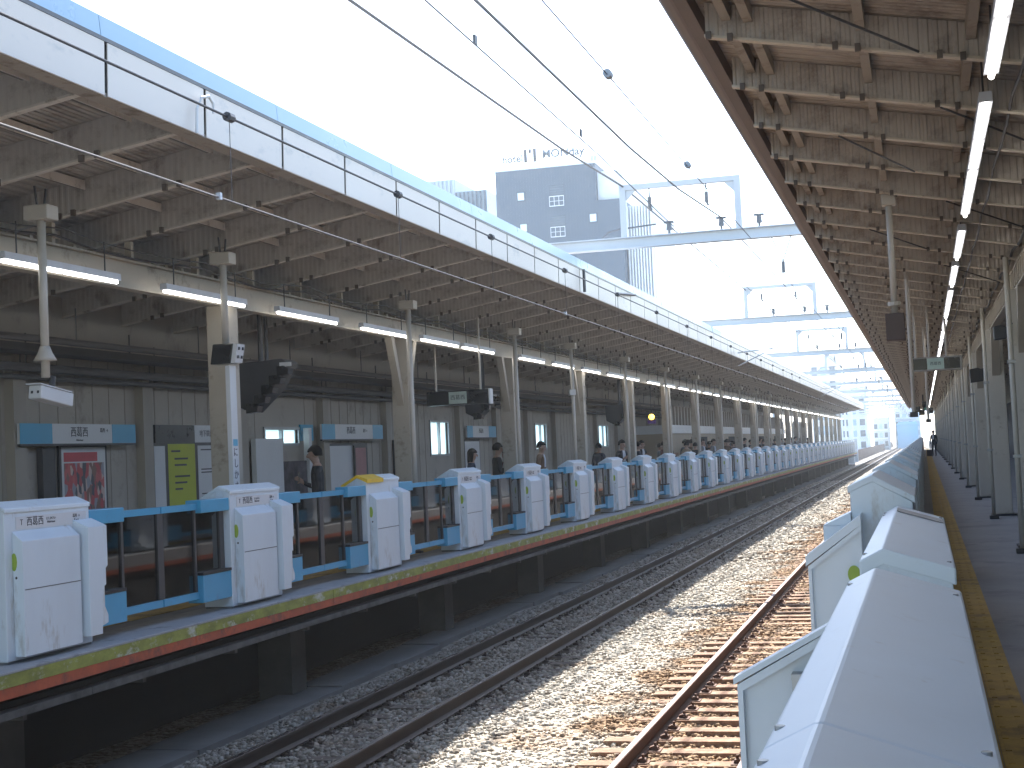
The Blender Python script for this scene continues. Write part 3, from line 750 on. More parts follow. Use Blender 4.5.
def poster(name, label, y0, y1, z0, z1, m_, cat='poster', frame=DARKM, x=XW + .01):
    t = empty(name, label, cat, (x, (y0 + y1) / 2, z0)); o = (-x, -(y0 + y1) / 2, -z0)
    MB().box(x, x + .04, y0 - .05, y1 + .05, z0 - .05, z1 + .05).build('frame', frame, t, o)
    MB().box(x + .0405, x + .044, y0, y1, z0, z1).build('sheet', m_, t, o)
    return t, o
pm = bpy.data.materials.new('poster_print'); pm.use_nodes = True; n = pm.node_tree
tc = n.nodes.new('ShaderNodeTexCoord'); vo = n.nodes.new('ShaderNodeTexVoronoi'); vo.inputs['Scale'].default_value = 9
mp = n.nodes.new('ShaderNodeMapping'); mp.inputs['Scale'].default_value = (1, 1.6, .8); n.links.new(tc.outputs['Object'], mp.inputs[0]); n.links.new(mp.outputs[0], vo.inputs['Vector'])
cr = n.nodes.new('ShaderNodeValToRGB'); cr.color_ramp.interpolation = 'CONSTANT'
for i, (p, c) in enumerate([(0, (.45, .08, .09)), (.25, (.22, .12, .10)), (.42, (.55, .42, .38)), (.58, (.08, .08, .10)), (.72, (.5, .12, .12)), (.86, (.3, .3, .34))]):
    e = cr.color_ramp.elements[i] if i < 2 else cr.color_ramp.elements.new(p); e.position = p; e.color = (*c, 1)
sp = n.nodes.new('ShaderNodeSeparateColor'); n.links.new(vo.outputs['Color'], sp.inputs[0]); n.links.new(sp.outputs[0], cr.inputs[0]); n.links.new(cr.outputs[0], n.nodes['Principled BSDF'].inputs['Base Color'])
t, o = poster('poster', 'red framed photo poster with a crowd of figures, under the station name sign', 18.28, 19.42, 2.02, 3.0, SIGNW)
MB().box(XW + .0545, XW + .056, 18.33, 19.37, 2.1, 2.78).build('picture', pm, t, o)
MB().box(XW + .0545, XW + .056, 18.33, 19.2, 2.80, 2.93).build('headline_bar', mat('poster_red', (.5, .06, .08), .5), t, o)
MB().box(XW + .0545, XW + .056, 18.33, 19.37, 2.04, 2.085).build('footer_bar', mat('poster_red', (.5, .06, .08), .5), t, o)
tag(MB().box(XW + .01, XW + .10, 17.75, 18.05, PZ, 3.0).build('side_frame', DARKM), 'dark upright frame at the left of the red poster on the wall', 'frame')
t, o = poster('notice_board', 'white timetable sheet left of the lime green poster', 20.86, 21.2, 1.9, 3.0, SIGNW)
t, o = poster('notice_board', 'lime green poster with dark lines of writing on the wall', 21.3, 22.2, 1.9, 3.03, LIMEP)
for i, (z, a, b) in enumerate([(2.9, 21.4, 21.7), (2.78, 21.5, 21.95), (2.68, 21.5, 21.9), (2.5, 21.5, 22.0), (2.4, 21.5, 21.9), (2.3, 21.5, 21.75)]):
    MB().box(XW + .0545, XW + .056, a, b, z, z + .03).build('text_line', INK, t, o)
t, o = poster('notice_board', 'white route map sheet right of the lime green poster, behind the thick column', 22.3, 23.35, 1.9, 3.0, SIGNW)
for i, (z, a, b) in enumerate([(2.92, 22.4, 22.9), (2.6, 22.4, 23.2), (2.55, 22.4, 23.2), (2.2, 22.4, 22.8), (2.15, 22.4, 23.1)]):
    MB().box(XW + .0545, XW + .056, a, b, z, z + .02).build('text_line', INK, t, o)
poster('notice_board', 'pale notice sheets under the blue ended sign near the man in the dark suit', 27.95, 30.0, 1.9, 2.95, SIGNW)
poster('poster', 'small pink poster between the pale notice sheets on the wall', 29.2, 29.8, 2.15, 2.9, mat('pinkish', (.4, .2, .2), .6), x=XW + .07)
poster('poster', 'blue tall poster on the wall right before the bracketed column', 31.4, 32.3, 1.9, 3.0, mat('blue_poster', (.07, .12, .3), .5, 0, .5, 6), x=XW + .15)
poster('notice_board', 'dark framed pale notice on the wall behind the two people standing close together', 37.1, 38.4, 1.9, 3.0, SIGNW)
wall_sign('dim sign with blue ends on the wall above the two people standing close together', 36.9, 39.6, 3.1, 3.4, 37.4, 38.9, [('西葛西', .14, 0, .16)])
# vending machine / white box door near the doorway
t = empty('service_door', 'off white service door with glass pane left of the man in the dark suit', 'door', (-11.3, 25.7, PZ)); o = (11.3, -25.7, -PZ)
MB().box(-11.39, -11.30, 24.2, 25.35, PZ, 3.1).build('leaf', SIGNW, t, o); MB().box(-11.39, -11.28, 26.52, 26.66, PZ, 3.3).build('jamb', SIGNW, t, o)
MB().box(-11.36, -11.33, 25.4, 26.5, PZ, 2.68).build('glass_leaf', mat('reflective_glass', (.10, .09, .10), .1, 0, .5, 5), t, o)
# stair enclosure further along
t = empty('stair_enclosure', 'beige stair enclosure with a white band and slatted top on the opposite platform', 'stair enclosure', (-10.6, 80, PZ)); o = (10.6, -80, -PZ)
MB().box(-11.3, -9.9, 60, 112, PZ, 3.15).build('wall', mat('tan_panel', (.36, .28, .19), .6, 0, .15, .6), t, o)
MB().box(-11.3, -9.85, 60, 112, 3.152, 3.5).build('band', SIGNW, t, o)
for k in range(60): MB().box(-10.1, -9.95, 60.3 + .85 * k, 60.55 + .85 * k, 3.502, 4.3).build('slat', PIER, t, o)
for a in (66, 79, 92, 104): MB().box(-9.899, -9.89, a, a + 5, PZ, 3.0).build('opening', VOID, t, o)

# ------------------------------------------------------------------ poles hanging from the opposite roof
POLE = mat('pole_beige', (.50, .46, .40), .45, 0, .08, 3)
GP = 'thin poles between the opposite gates and roof'
def pole(label, y, z0, parts):
    t = empty('service_pole', label, 'pole', (-8.0, y, z0), 0, GP)
    MB().tube([(0, 0, 0), (0, 0, 5.12 - z0)], .042, 10).build('shaft', POLE, t, smooth=True)
    MB().box(-.13, .13, -.10, .10, 5.06 - z0, 5.2 - z0).build('junction_box', POLE, t, bevel=.01)
    for s in (-.06, .06): MB().tube([(0, s, 5.2 - z0), (0, s * 1.6, 5.38 - z0)], .012, 5).build('hanger', WIRE, t)
    return t
t = pole('pole with a flared ring holding the white surveillance camera at the left edge', 12.55, 3.56, 0)
MB().tube([(0, 0, .16), (0, 0, .20), (0, 0, .24), (0, 0, .30)], .11, 14, r1=.045).build('flared_ring', POLE, t, smooth=True)
c = empty('surveillance_camera', 'white box camera hanging from the pole at the left edge', 'camera', (-8.0, 12.62, 3.32), 0); c.rotation_euler = (R(-9), 0, R(-6))
MB().box(-.075, .075, -.24, .24, 0, .13).build('housing', SIGNW, c, bevel=.012)
MB().box(-.085, .085, -.27, .20, .131, .142).build('sun_shield', SIGNW, c)
MB().prism([(.03 * math.cos(R(q)) - .02, .065 + .03 * math.sin(R(q))) for q in range(0, 360, 30)], .2405, .246, 'y').build('lens', INK, c)
MB().tube([(0, 0, .142), (0, 0, .26)], .03, 8).build('mount', DARKM, c)
for s in (-.03, .04): MB().box(s - .012, s + .012, -.244, -.2405, .05, .075).build('connector', INK, c)
t = pole('pole with the dark speaker and white vertical station sign in front of the thick column', 16.4, 4.1, 0)
sp_ = empty('pole_speaker', 'small dark speaker with pale front on the pole before the thick column', 'speaker', (-8.0, 16.4, 3.86), 0)
MB().prism([(-.16, 0), (-.12, .24), (.14, .24), (.10, 0)], -.11, .11, 'y').build('cabinet', SCREEN, sp_, bevel=.01)
MB().prism([(.105, .005), (.16, .01), (.20, .23), (.145, .235)], -.10, .10, 'y').build('front', SIGNW, sp_)
for yy in (-.05, .05):
    for z in (.06, .16): MB().box(.15 + z * .16, .19 + z * .16 - .01, yy - .012, yy + .012, z, z + .035).build('slot', INK, sp_)
sg = empty('vertical_sign', 'narrow white vertical station name sign on the pole behind the second cabinet', 'station sign', (-7.96, 16.42, PZ)); 
MB().box(-.03, .03, -.085, .085, .9, 2.74).build('board', SIGNW, sg, bevel=.005)
MB().box(.0305, .032, -.06, .06, 1.78, 1.86).build('blue_mark', SIGNB, sg)
for i, ch in enumerate('にしかさい'): text('lettering', ch, .12, INK, sg, (.0315, 0, 1.70 - i * .135), FX, .001)
PL = {23.1: 'thin pole in front of the bracketed column behind the yellow cornered cabinet', 29.7: 'thin pole just right of the two people standing close together',
      34.8: 'thin pole right of the person before the bright window', 41.5: 'thin pole left of the yellow lamp'}
pz = None
for y in [23.1, 29.7, 34.8, 41.5] + [48.3 + 6.8 * k for k in range(12)]:
    lb = PL.get(y, 'one of the distant thin poles on the opposite platform beyond the yellow lamp')
    if pz is None: pz = pole(lb, y, PZ, 0); MB().box(-.07, .07, -.07, .07, 0, .03).build('foot', DARKM, pz)
    else: dup(pz, (-8.0, y, PZ), 0, lb)
# speaker-and-camera on the further pole
sc = empty('surveillance_camera', 'small pale camera on the thin pole right of the person before the window', 'camera', (-8.0, 34.72, 3.95), R(20))
MB().box(-.07, .07, -.2, .12, 0, .13).build('housing', SIGNW, sc); MB().tube([(0, .0, .06), (0, .08, .06)], .03, 6).build('mount', STEEL, sc)

for i, (x, z, r_, lb) in enumerate(((-8.50, 5.10, .014, 'dark slack cable running along the top of the opposite roof girder'), (-8.42, 5.16, .009, 'thin slack cable just above the strip lights of the opposite roof'))):
    pts = []; y = 4.0
    while y < 110:
        for u in (0, .25, .5, .75): pts.append((x + .02 * math.sin(y * 1.3 + i), y + 3.2 * u, z - (.05 + .05 * random.random()) * 4 * u * (1 - u)))
        y += 3.2
    tag(MB().tube(pts, r_, 5).build('cable', WIRE), lb, 'cable')
for i, (x, z, r_, lb) in enumerate(((.72, 4.97, .012, 'dark slack cable under the right roof beside the strip lights'), (1.20, 4.90, .018, 'dark cable along the girder of the right roof'))):
    pts = []; y = 2.0
    while y < 110:
        for u in (0, .25, .5, .75): pts.append((x, y + 2.96 * u, z - (.03 + .05 * random.random()) * 4 * u * (1 - u)))
        y += 2.96
    tag(MB().tube(pts, r_, 5).build('cable', WIRE), lb, 'cable')
for i, (y0_, x0_, x1_) in enumerate(((8.3, -.9, .1), (11.3, .25, 1.2), (12.8, -.55, .05), (15.8, .35, 1.25), (18.7, -.5, .2), (21.7, .4, 1.2))):
    t = empty('brace_rod', ('nearest', 'second nearest', 'third nearest', 'fourth nearest', 'fifth nearest', 'farthest')[i] + ' thin diagonal brace rod under the right roof', 'brace rod', (x0_, y0_, 5.1), 0, 'brace rods under the right roof')
    MB().tube([(0, 0, 5.33 - .2 * (x0_ + 1.3) - 5.1), (x1_ - x0_, 1.4, 5.33 - .2 * (x1_ + 1.3) - 5.1)], .009, 5).build('rod', WIRE, t)
# hanging information board
t = empty('information_board', 'dark hanging information board with a pale middle panel under the opposite roof', 'information board', (-8.6, 27.6, 3.62))
MB().box(-.62, .62, -.09, .09, 0, .27).build('case', SCREEN, t, bevel=.01)
MB().box(-.17, .19, -.094, -.0905, .02, .25).build('pale_panel', mat('panel_pale', (.40, .47, .42), .4), t)
text('lettering', '西葛西', .10, INK, t, (.01, -.096, .135), FY, .001)
for s in (-.45, .45): MB().tube([(s, 0, .27), (s, 0, 1.65)], .022, 8).build('hanger', POLE, t)
MB().box(.63, .66, -.10, .10, -.01, .28).build('end_cap', SIGNW, t)
# dark equipment clusters under the opposite roof
def cluster(label, loc, s, n_):
    t = empty('monitor_cluster', label, 'monitor cluster', loc)
    MB().tube([(0, 0, .3 * s), (0, 0, 1.55)], .04, 8).build('stem', DARKM, t); MB().tube([(-.02, .25, .3 * s), (-.02, .25, 1.5)], .03, 8).build('stem', DARKM, t)
    MB().prism([(-.45 * s, -.25 * s), (-.1 * s, -.42 * s), (.28 * s, -.08 * s), (.50 * s, .28 * s), (.42 * s, .34 * s), (-.48 * s, .30 * s)], -.22, .22, 'y').build('hood', DARKM, t, bevel=.02)
    for i in range(n_):
        a = i / max(1, n_ - 1)
        MB().prism([(p * .085, q * .07) for p, q in ((-1, -1), (1, -.8), (1.2, .4), (.2, 1), (-1, .9))], -.28, -.10, 'y').build('monitor', SCREEN, t, ((-.05 + .5 * a) * s, 0, (-.36 + .52 * a) * s))
    MB().box(.40 * s, .58 * s, -.25, -.23, .22 * s, .28 * s).build('tag_plate', SIGNW, t)
    return t
cluster('large dark stepped cluster of monitors and horns hanging behind the speaker pole', (-9.3, 20.2, 3.82), 1.0, 5)
cluster('smaller dark cluster of monitors hanging right of the information board', (-9.2, 31.2, 3.72), .7, 3)
cluster('dark cluster of monitors hanging before the yellow lamp', (-9.3, 47.0, 3.75), .9, 3)
# yellow lamp
t = empty('lamp', 'round glowing yellow lamp with a purple base hanging on the opposite platform', 'lamp', (-8.9, 50.5, 3.55))
MB().ball((0, 0, .11), .10, 0, 12).build('globe', emit('yellow_glow', (1, .60, .05), 2.2), t, smooth=True)
MB().box(-.13, .13, -.1, .1, -.12, .0).build('base', mat('purple_base', (.16, .06, .30), .5), t); MB().tube([(0, 0, .26), (0, 0, 1.3)], .015, 6).build('rod', WIRE, t)

# ------------------------------------------------------------------ things hanging from the near roof
t = empty('hanging_speaker', 'dark brown square box hanging on a long pale pole from the right roof', 'speaker', (-.22, 15.9, 3.62))
MB().box(-.095, .095, -.09, .09, 0, .28).build('box', mat('box_brown', (.075, .05, .045), .5), t, bevel=.008)
MB().tube([(0, 0, .28), (0, 0, 1.52)], .034, 10).build('pole', POLE, t, smooth=True)
MB().box(-.07, .07, -.07, .07, 1.40, 1.56).build('junction_box', POLE, t, bevel=.008)
MB().tube([(0, 0, .36), (0, 0, .40)], .07, 10).build('collar', POLE, t)
for s in (-.05, .05): MB().tube([(s, 0, 1.56), (s * 1.4, 0, 1.72)], .008, 5).build('hanger', WIRE, t)
t = empty('conduit', 'thin dark conduit under the right roof running from the pole to the lights', 'conduit', (0, 15.9, 5.15))
MB().tube([(-.15, 0, -.03), (-.05, .0, .03), (.2, 0, .0), (.6, 0, -.12)], .018, 6).build('pipe', WIRE, t)
t = empty('hanging_sign', 'dark hanging sign with a pale green middle over the near platform', 'sign', (.30, 30, 3.86))
MB().box(-.48, .48, -.10, .10, 0, .27).build('case', mat('sign_case', (.30, .29, .27), .4), t, bevel=.006)
for a, b in ((-.44, -.17), (.15, .44)): MB().box(a, b, -.104, -.1005, .03, .24).build('dark_screen', SCREEN, t)
MB().box(-.165, .145, -.104, -.1005, .03, .24).build('pale_panel', mat('panel_green', (.42, .55, .50), .4), t)
text('lettering', '西葛西', .07, INK, t, (-.01, -.106, .135), FY, .001)
for s in (-.37, -.12, .2): MB().tube([(s, 0, .27), (s, 0, 1.3)], .022, 8).build('hanger', POLE, t)
for (x, y, z, lb) in ((-.13, 24, 3.0, 'first thin pale pole hanging down left of the strip lights'), (.12, 36, 3.0, 'thin pole hanging behind the hanging sign')):
    t = empty('hanging_pole', lb, 'pole', (x, y, z)); MB().tube([(0, 0, 0), (0, 0, 2.2)], .03, 8).build('shaft', POLE, t); MB().box(-.06, .06, -.06, .06, -.08, .0).build('end_box', DARKM, t)
t = empty('signal_cluster', 'dark cluster of signal lamps hanging at the far end of the near platform', 'signal', (.05, 95, 4.2))
for i, (x, z) in enumerate([(-.35, .0), (-.1, -.2), (.15, .1), (.4, -.1), (.1, .3)]): MB().box(x - .17, x + .17, -.2, .2, z - .17, z + .17).build('lamp_box', SCREEN, t)
MB().tube([(0, 0, .3), (0, 0, 1.0)], .05, 6).build('stem', DARKM, t)
MB().ball((.12, -.21, .0), .08).build('green_lamp', mat('green_lens', (.05, .3, .2), .4), t)
for (y, z, s, lb) in ((30.5, 3.75, .24, 'dark brown round speaker on the column side behind the hanging sign'), (20.9, 3.95, .16, 'black camera bracket at the right edge of the picture')):
    t = empty('column_fitting', lb, 'fitting', (1.05, y, z))
    MB().prism([(-.5 * s, -.6 * s), (.5 * s, -.5 * s), (.55 * s, .4 * s), (.1 * s, .6 * s), (-.55 * s, .5 * s)], -.1, .1, 'y').build('case', DARKM, t, bevel=.01)
    MB().tube([(.1, 0, .1), (.25, .2, .15)], .025, 6).build('arm', DARKM, t)
tag(MB().box(4.6, 4.7, -8, 160, PZ, 4.2).build('platform_wall', mat('dim_wall', (.10, .10, .11), .7)), 'dim grey wall behind the columns of the near platform', 'wall')

# ================================================================== OVERHEAD LINE
GANT = mat('gantry_paint', (.58, .61, .64), .5, 0, .08, .6)
def gantry_proto():
    t = empty('catenary_gantry', '', 'gantry', (0, 0, 0))
    MB().box(-12.35, 5.1, -.12, .12, 7.10, 7.125).box(-12.35, 5.1, -.012, .012, 7.126, 7.33).box(-12.35, 5.1, -.12, .12, 7.331, 7.355).build('beam', GANT, t)
    for x in (-12.2, 5.0): MB().box(x - .14, x + .14, -.14, .14, -1, 7.099).build('post', GANT, t)
    for x in (-6.22, -3.66): MB().box(x - .07, x + .07, -.07, .07, 7.356, 8.41).build('frame_leg', GANT, t)
    MB().box(-6.29, -3.59, -.07, .07, 8.411, 8.53).build('frame_top', GANT, t)
    MB().prism([(-6.149, 8.41), (-5.92, 8.41), (-6.149, 8.18)], -.03, .03, 'y').prism([(-3.731, 8.41), (-3.96, 8.41), (-3.731, 8.18)], -.03, .03, 'y').build('frame_gusset', GANT, t)
    for x in (-5.62, -4.35):
        m = MB(); m.tube([(x, 0, 8.41), (x, 0, 8.22)], .018, 6); m.tube([(x, 0, 8.22), (x, 0, 8.10), (x, 0, 8.0)], .045, 8); m.tube([(x, 0, 8.0), (x + .04, 0, 7.92)], .03, 6); m.build('hanger_insulator', INSUL, t)
    for x in (-5.21, -4.05, -3.22):
        m = MB(); m.tube([(x, 0, 7.356), (x, 0, 7.44)], .03, 6); m.tube([(x, 0, 7.44), (x, 0, 7.60)], .07, 8, r1=.05); m.box(x - .11, x + .11, -.05, .05, 7.601, 7.64); m.build('post_insulator', INSUL, t)
    m = MB(); m.tube([(-6.75, 0, 7.36), (-6.6, 0, 7.50), (-6.3, 0, 7.56)], .02, 6); m.tube([(-6.14, 0, 7.56), (-5.5, 0, 7.60)], .02, 6); m.build('bracket_arm', INSUL, t)
    for x in (-2.75,):
        m = MB(); m.tube([(x - .22, 0, 7.099), (x, 0, 6.55), (x, 0, 6.3)], .014, 6); m.tube([(x + .2, 0, 7.099), (x, 0, 6.55)], .014, 6); m.tube([(x, 0, 6.55), (x, 0, 6.3)], .04, 8); m.build('catenary_support', INSUL, t)
    return t
ga = gantry_proto(); ga.location = (0, 33, 0)
tag(ga, 'largest grey catenary gantry with a rectangular frame on top, before the dark blue building', group='catenary gantries')
for k in range(1, 14):
    dup(ga, (0, 33 + 24 * k, 0), 0, 'second pale gantry with a frame on top, beyond the largest one' if k == 1 else ('third gantry, a thin pale beam behind the second' if k == 2 else 'one of the stacked faint far gantries over the end of the tracks'), 'catenary gantries')
def wire(label, pts, r, mt=WIRE, extra=None, name='overhead_wire'):
    t = empty(name, label, 'overhead wire', pts[0])
    o = Vector(pts[0])
    MB().tube([Vector(p) - o for p in pts], r, 6).build('wire', mt, t)
    if extra: extra(t, o)
    return t
def cat(y0, x, ztop, sag):                      # sagging spans between the gantries
    out = []; n_ = 6; y = y0
    g = [9 + 24 * i for i in range(13)]
    for a, b in zip(g[:-1], g[1:]):
        for i in range(n_):
            u = i / n_; out.append((x, a + (b - a) * u, ztop - sag * 4 * u * (1 - u)))
    return [(x, -15, ztop)] + out
# messenger, contact wire and droppers over the opposite track
def drops(x, z0, z1, ys_, ball):
    def f(t, o):
        for y in ys_:
            m = MB(); m.tube([(x, y, z0), (x, y, z1)], .004, 4); d_ = m.build('dropper', WIREC, t, -o)
            if ball: MB().tube([(x, y - .05, z0), (x, y + .05, z0)], .042, 8).build('clamp', WIRE, t, -o)
    return f
ysd = [11.85, 16.2, 20.05, 24.5, 29, 33.5, 38, 42.5, 47, 51.5, 56, 60.5, 65, 69.5, 74]
wire('dark messenger wire with small discs running along the white fascia of the opposite roof', [(-5.67, -15, 5.67), (-5.67, 300, 5.67)], .011, WIRE, drops(-5.67, 5.67, 4.95, ysd, True))
wire('lighter contact wire running under the opposite roof above the shaded track', [(-5.67, -15, 4.93), (-5.67, 300, 4.93)], .0095, WIREC, lambda t, o: [MB().box(-.02, .02, y - .02, y + .02, -.02, .04).build('clip', SIGNW, t, (0, -o.y, 0)) for y in (11.6, 24.4)])
wire('leftmost thick wire crossing the sky to the big gantry frame', [(-6.2, -12, 7.4), (-6.2, 16.3, 8.03), (-6.2, 26.88, 8.25), (-6.2, 33, 8.5), (-6.2, 57, 8.4), (-6.2, 81, 8.4), (-6.2, 300, 8.4)], .022, WIRE, drops(-6.2, 8.2, 7.85, [24.2], False))
wire('thin second wire from the left crossing the sky, with small clips', [(-5.3, -12, 8.0), (-5.3, 16.4, 7.94), (-5.28, 26.1, 7.85), (-5.21, 33, 7.62), (-5.21, 57, 7.62), (-5.21, 300, 7.62)], .012, WIRE, lambda t, o: [MB().box(-.015, .015, y - .06, y + .06, -.03, .09).build('clip', WIRE, t, (0, y * 0 - o.y + y * 0, -.04)) for y in (18.4, 24.6)])
wire('third wire from the left, thick and dark, crossing the sky to the big gantry', [(-4.05, -12, 7.2), (-4.05, 14.1, 7.15), (-4.05, 22.3, 7.18), (-4.05, 27, 7.30), (-4.05, 33, 7.63), (-4.05, 57, 7.63), (-4.05, 300, 7.63)], .018, WIRE)
wire('faint thin wire furthest right in the sky with two dark discs', [(-2.4, -12, 5.80), (-2.4, 12, 5.79), (-2.4, 17, 5.78), (-2.4, 33, 5.78), (-2.4, 300, 5.78)], .006, WIRE, lambda t, o: [MB().tube([(0, y - .05 - o.y, 0), (0, y + .05 - o.y, 0)], .038, 10).build('disc', GREYP, t) for y in (12.33, 16.75)])
# curved hook bracket at the white fascia
t = empty('hook_bracket', 'white hooked bracket standing at the lower edge of the white fascia', 'bracket', (-6.06, 12.0, 5.60))
MB().tube([(0, 0, 0), (.01, .0, .22), (.03, .06, .33), (.05, .16, .36), (.06, .22, .31), (.06, .22, .22)], .014, 8).build('hook', SIGNW, t)
# pale brackets beyond on the roof edge
for i, (y, lb) in enumerate(((52, 'white rod sticking out from the roof edge nearest the second gantry'), (95, 'white rod sticking out from the far part of the opposite roof edge'))):
    t = empty('roof_arm', lb, 'arm', (-6.05, y, 5.75))
    MB().tube([(0, 0, 0), (1.6, 0, .12)], .025, 6).build('rod', SIGNW, t); MB().tube([(0, 0, -.45), (1.2, 0, .07)], .02, 6).build('strut', SIGNW, t)
m = MB(); m.tube([(-6.05, 31, 5.9), (-6.05, 33, 6.05)], .03, 6); m.tube([(-6.02, 27.6, 6.05), (-6.02, 27.6, 5.62)], .03, 6)
tag(m.build('cable_drop', DARKM), 'dark cable drop strapped on the white fascia under the big gantry', 'cable')

# ================================================================== BUILDINGS
def hotel():
    t = empty('hotel_building', 'dark blue hotel tower with white side fins and rooftop letters behind the opposite roof', 'building', (-35, 158, -9)); o = Vector((-35, 158, -9))
    def B(m, n_, mt): return m.build(n_, mt, t, -o)
    wl = B(MB().box(-41.7, -31.05, 150, 166, -9, 32.0).box(-31.049, -28.4, 150.02, 166, -9, 28.14), 'tower_wall', HOTEL)
    m = MB(); z = -8
    for k in range(36): m.box(-41.69 + .3 * k, -41.67 + .3 * k, 149.99, 150.0, 5, 31.9)
    B(m, 'cladding_joint', mat('cladding_line', (.04, .066, .095), .6))
    B(MB().box(-41.8, -30.95, 149.9, 166, 32.002, 32.25), 'parapet', HOTELW)
    B(MB().box(-31.0, -28.4, 150.8, 166, 28.15, 31.2), 'terrace_wall', HOTELW)
    B(MB().box(-28.398, -25.6, 152, 166, -9, 27.6), 'side_wing', HOTELW)
    for k in range(9): B(MB().box(-28.2 + .3 * k, -28.08 + .3 * k, 151.4, 151.99, -9, 27.5), 'fin', mat('fin_grey', (.78, .80, .82), .5))
    for x, z in ((-39.0, 29.2), (-31.45, 26.35), (-38.85, 25.9)):
        f = B(MB().box(x - .46, x + .46, 149.9, 149.985, z - .52, z + .52), 'window', PANED); MB().box(x - .33, x + .33, 149.86, 149.899, z - .38, z + .38).build('pane', PANEW, f)
    for z in (29.05, 25.85, 22.65):
        f = B(MB().box(-35.95, -34.4, 149.9, 149.985, z, z + 1.05), 'louvre_window', PANED)
        for k in range(4): MB().box(-35.9, -34.45, 149.86, 149.898, z + .12 + .25 * k, z + .18 + .25 * k).build('louvre', HOTEL, f)
        f = B(MB().box(-35.95, -34.4, 149.7, 149.72, z - 1.2, z - 1.12).box(-35.95, -34.4, 149.7, 149.72, z - .68, z - .64).box(-35.95, -34.4, 149.7, 149.72, z - .2, z - .12), 'balcony_rail', HOTELW)
        for k in range(4): MB().box(-35.95 + .5 * k, -35.9 + .5 * k, 149.701, 149.719, z - 1.119, z - .201).build('baluster', HOTELW, f)
    B(MB().box(-40.8, -39.6, 156, 158, 32.26, 32.7).box(-31.9, -31.3, 152, 153, 32.26, 33.2).box(-38, -33, 158, 162, 32.26, 32.9), 'roof_plant', GREYP)
    sgm = mat('sign_letter', (.03, .06, .09), .6); dk = mat('sign_mark', (.02, .02, .03), .5)
    text('rooftop_letters', 'hotel', 1.1, mat('sign_letter_pale', (.05, .07, .09), .6), t, Vector((-40.0, 151, 33.4)) - o, (R(90), 0, 0), .05, bold=.028)
    mk = MB(); mk.box(-38.75, -38.42, 150.9, 151, 32.9, 34.3).box(-37.75, -37.42, 150.9, 151, 32.9, 34.3).box(-38.23, -37.95, 150.9, 151, 33.85, 34.3)
    B(mk, 'rooftop_mark', dk)
    text('rooftop_letters', 'MONday', 1.2, sgm, t, Vector((-34.55, 151, 33.6)) - o, (R(90), 0, 0), .05, bold=.032)
    for x in (-40.5, -37, -34, -31.4): B(MB().box(x - .03, x + .03, 151.1, 151.2, 32.26, 33.1), 'sign_post', HOTELW)
hotel()
t = empty('glass_building', 'dark grey glass building top peeking over the opposite roof left of the hotel', 'building', (-52, 180, -9)); o = (52, -180, 9)
MB().box(-56, -52.3, 170, 190, -9, 35.6).build('block', CITYG, t, o); MB().box(-52.298, -48.4, 170, 186, -9, 34.0).build('glass_block', mat('glass_dark', (.13, .19, .24), .3, 0, .15, .3), t, o)
for k in range(8): MB().box(-56 + .5 * k, -55.85 + .5 * k, 169.7, 169.99, 25, 35.5).build('fin', CITYG, t, o)
for k in range(8): MB().box(-52.2 + .5 * k, -52.1 + .5 * k, 169.7, 169.99, 15, 33.9).build('fin', PANED, t, o)
def block(label, x0, x1, y0, y1, top, wm, floors, cols, z0=-9, gap=None):
    t = empty('apartment_block', label, 'building', ((x0 + x1) / 2, y0, -9)); o = Vector(((x0 + x1) / 2, y0, -9))
    MB().box(x0, x1, y0, y1, -9, top).build('wall', wm, t, -o)
    MB().box(x0 - .15, x1 + .15, y0 - .15, y1, top + .002, top + .5).build('parapet', CITY, t, -o)
    h = (top - 1) / floors
    for j in range(floors):
        zz = .6 + j * h
        MB().box(x0 + .2, x1 - .2, y0 - .5, y0 - .003, zz - .35, zz - .2).build('balcony_slab', CITY, t, -o)
        for i in range(cols):
            a = x0 + (x1 - x0) * (i + .2) / cols; b = x0 + (x1 - x0) * (i + .8) / cols
            MB().box(a, b, y0 - .06, y0 - .004, zz, zz + h * .55).build('window', mat('city_pane', (.30, .42, .50), .3) if i % 2 else PANED, t, -o)
    return t
block('pale white apartment tower standing at the end of the opposite platform', -15.5, -10.6, 300, 318, 12.0, CITY, 5, 3)
block('light grey block to the right of the white apartment tower', -10.4, -7.2, 330, 345, 6.5, CITYG, 3, 3)
block('wide pale building with a blue lower front at the end of the tracks', -6.0, -.6, 340, 360, 9.0, CITY, 4, 4)
block('beige apartment block rising above the far end of the opposite roof', -21.0, -15.8, 300, 316, 18.5, mat('city_beige', (.60, .56, .50), .6, 0, .08, .1), 6, 3)
tag(MB().box(-5.6, -1.2, 337, 338.5, -1, 4.8).prism([(-5.8, 4.82), (-1.0, 4.82), (-1.6, 5.6), (-5.2, 5.6)], 336.8, 338.8, 'y').build('blue_shed', CITYB), 'pale blue shed front at the vanishing end of the tracks', 'shed')
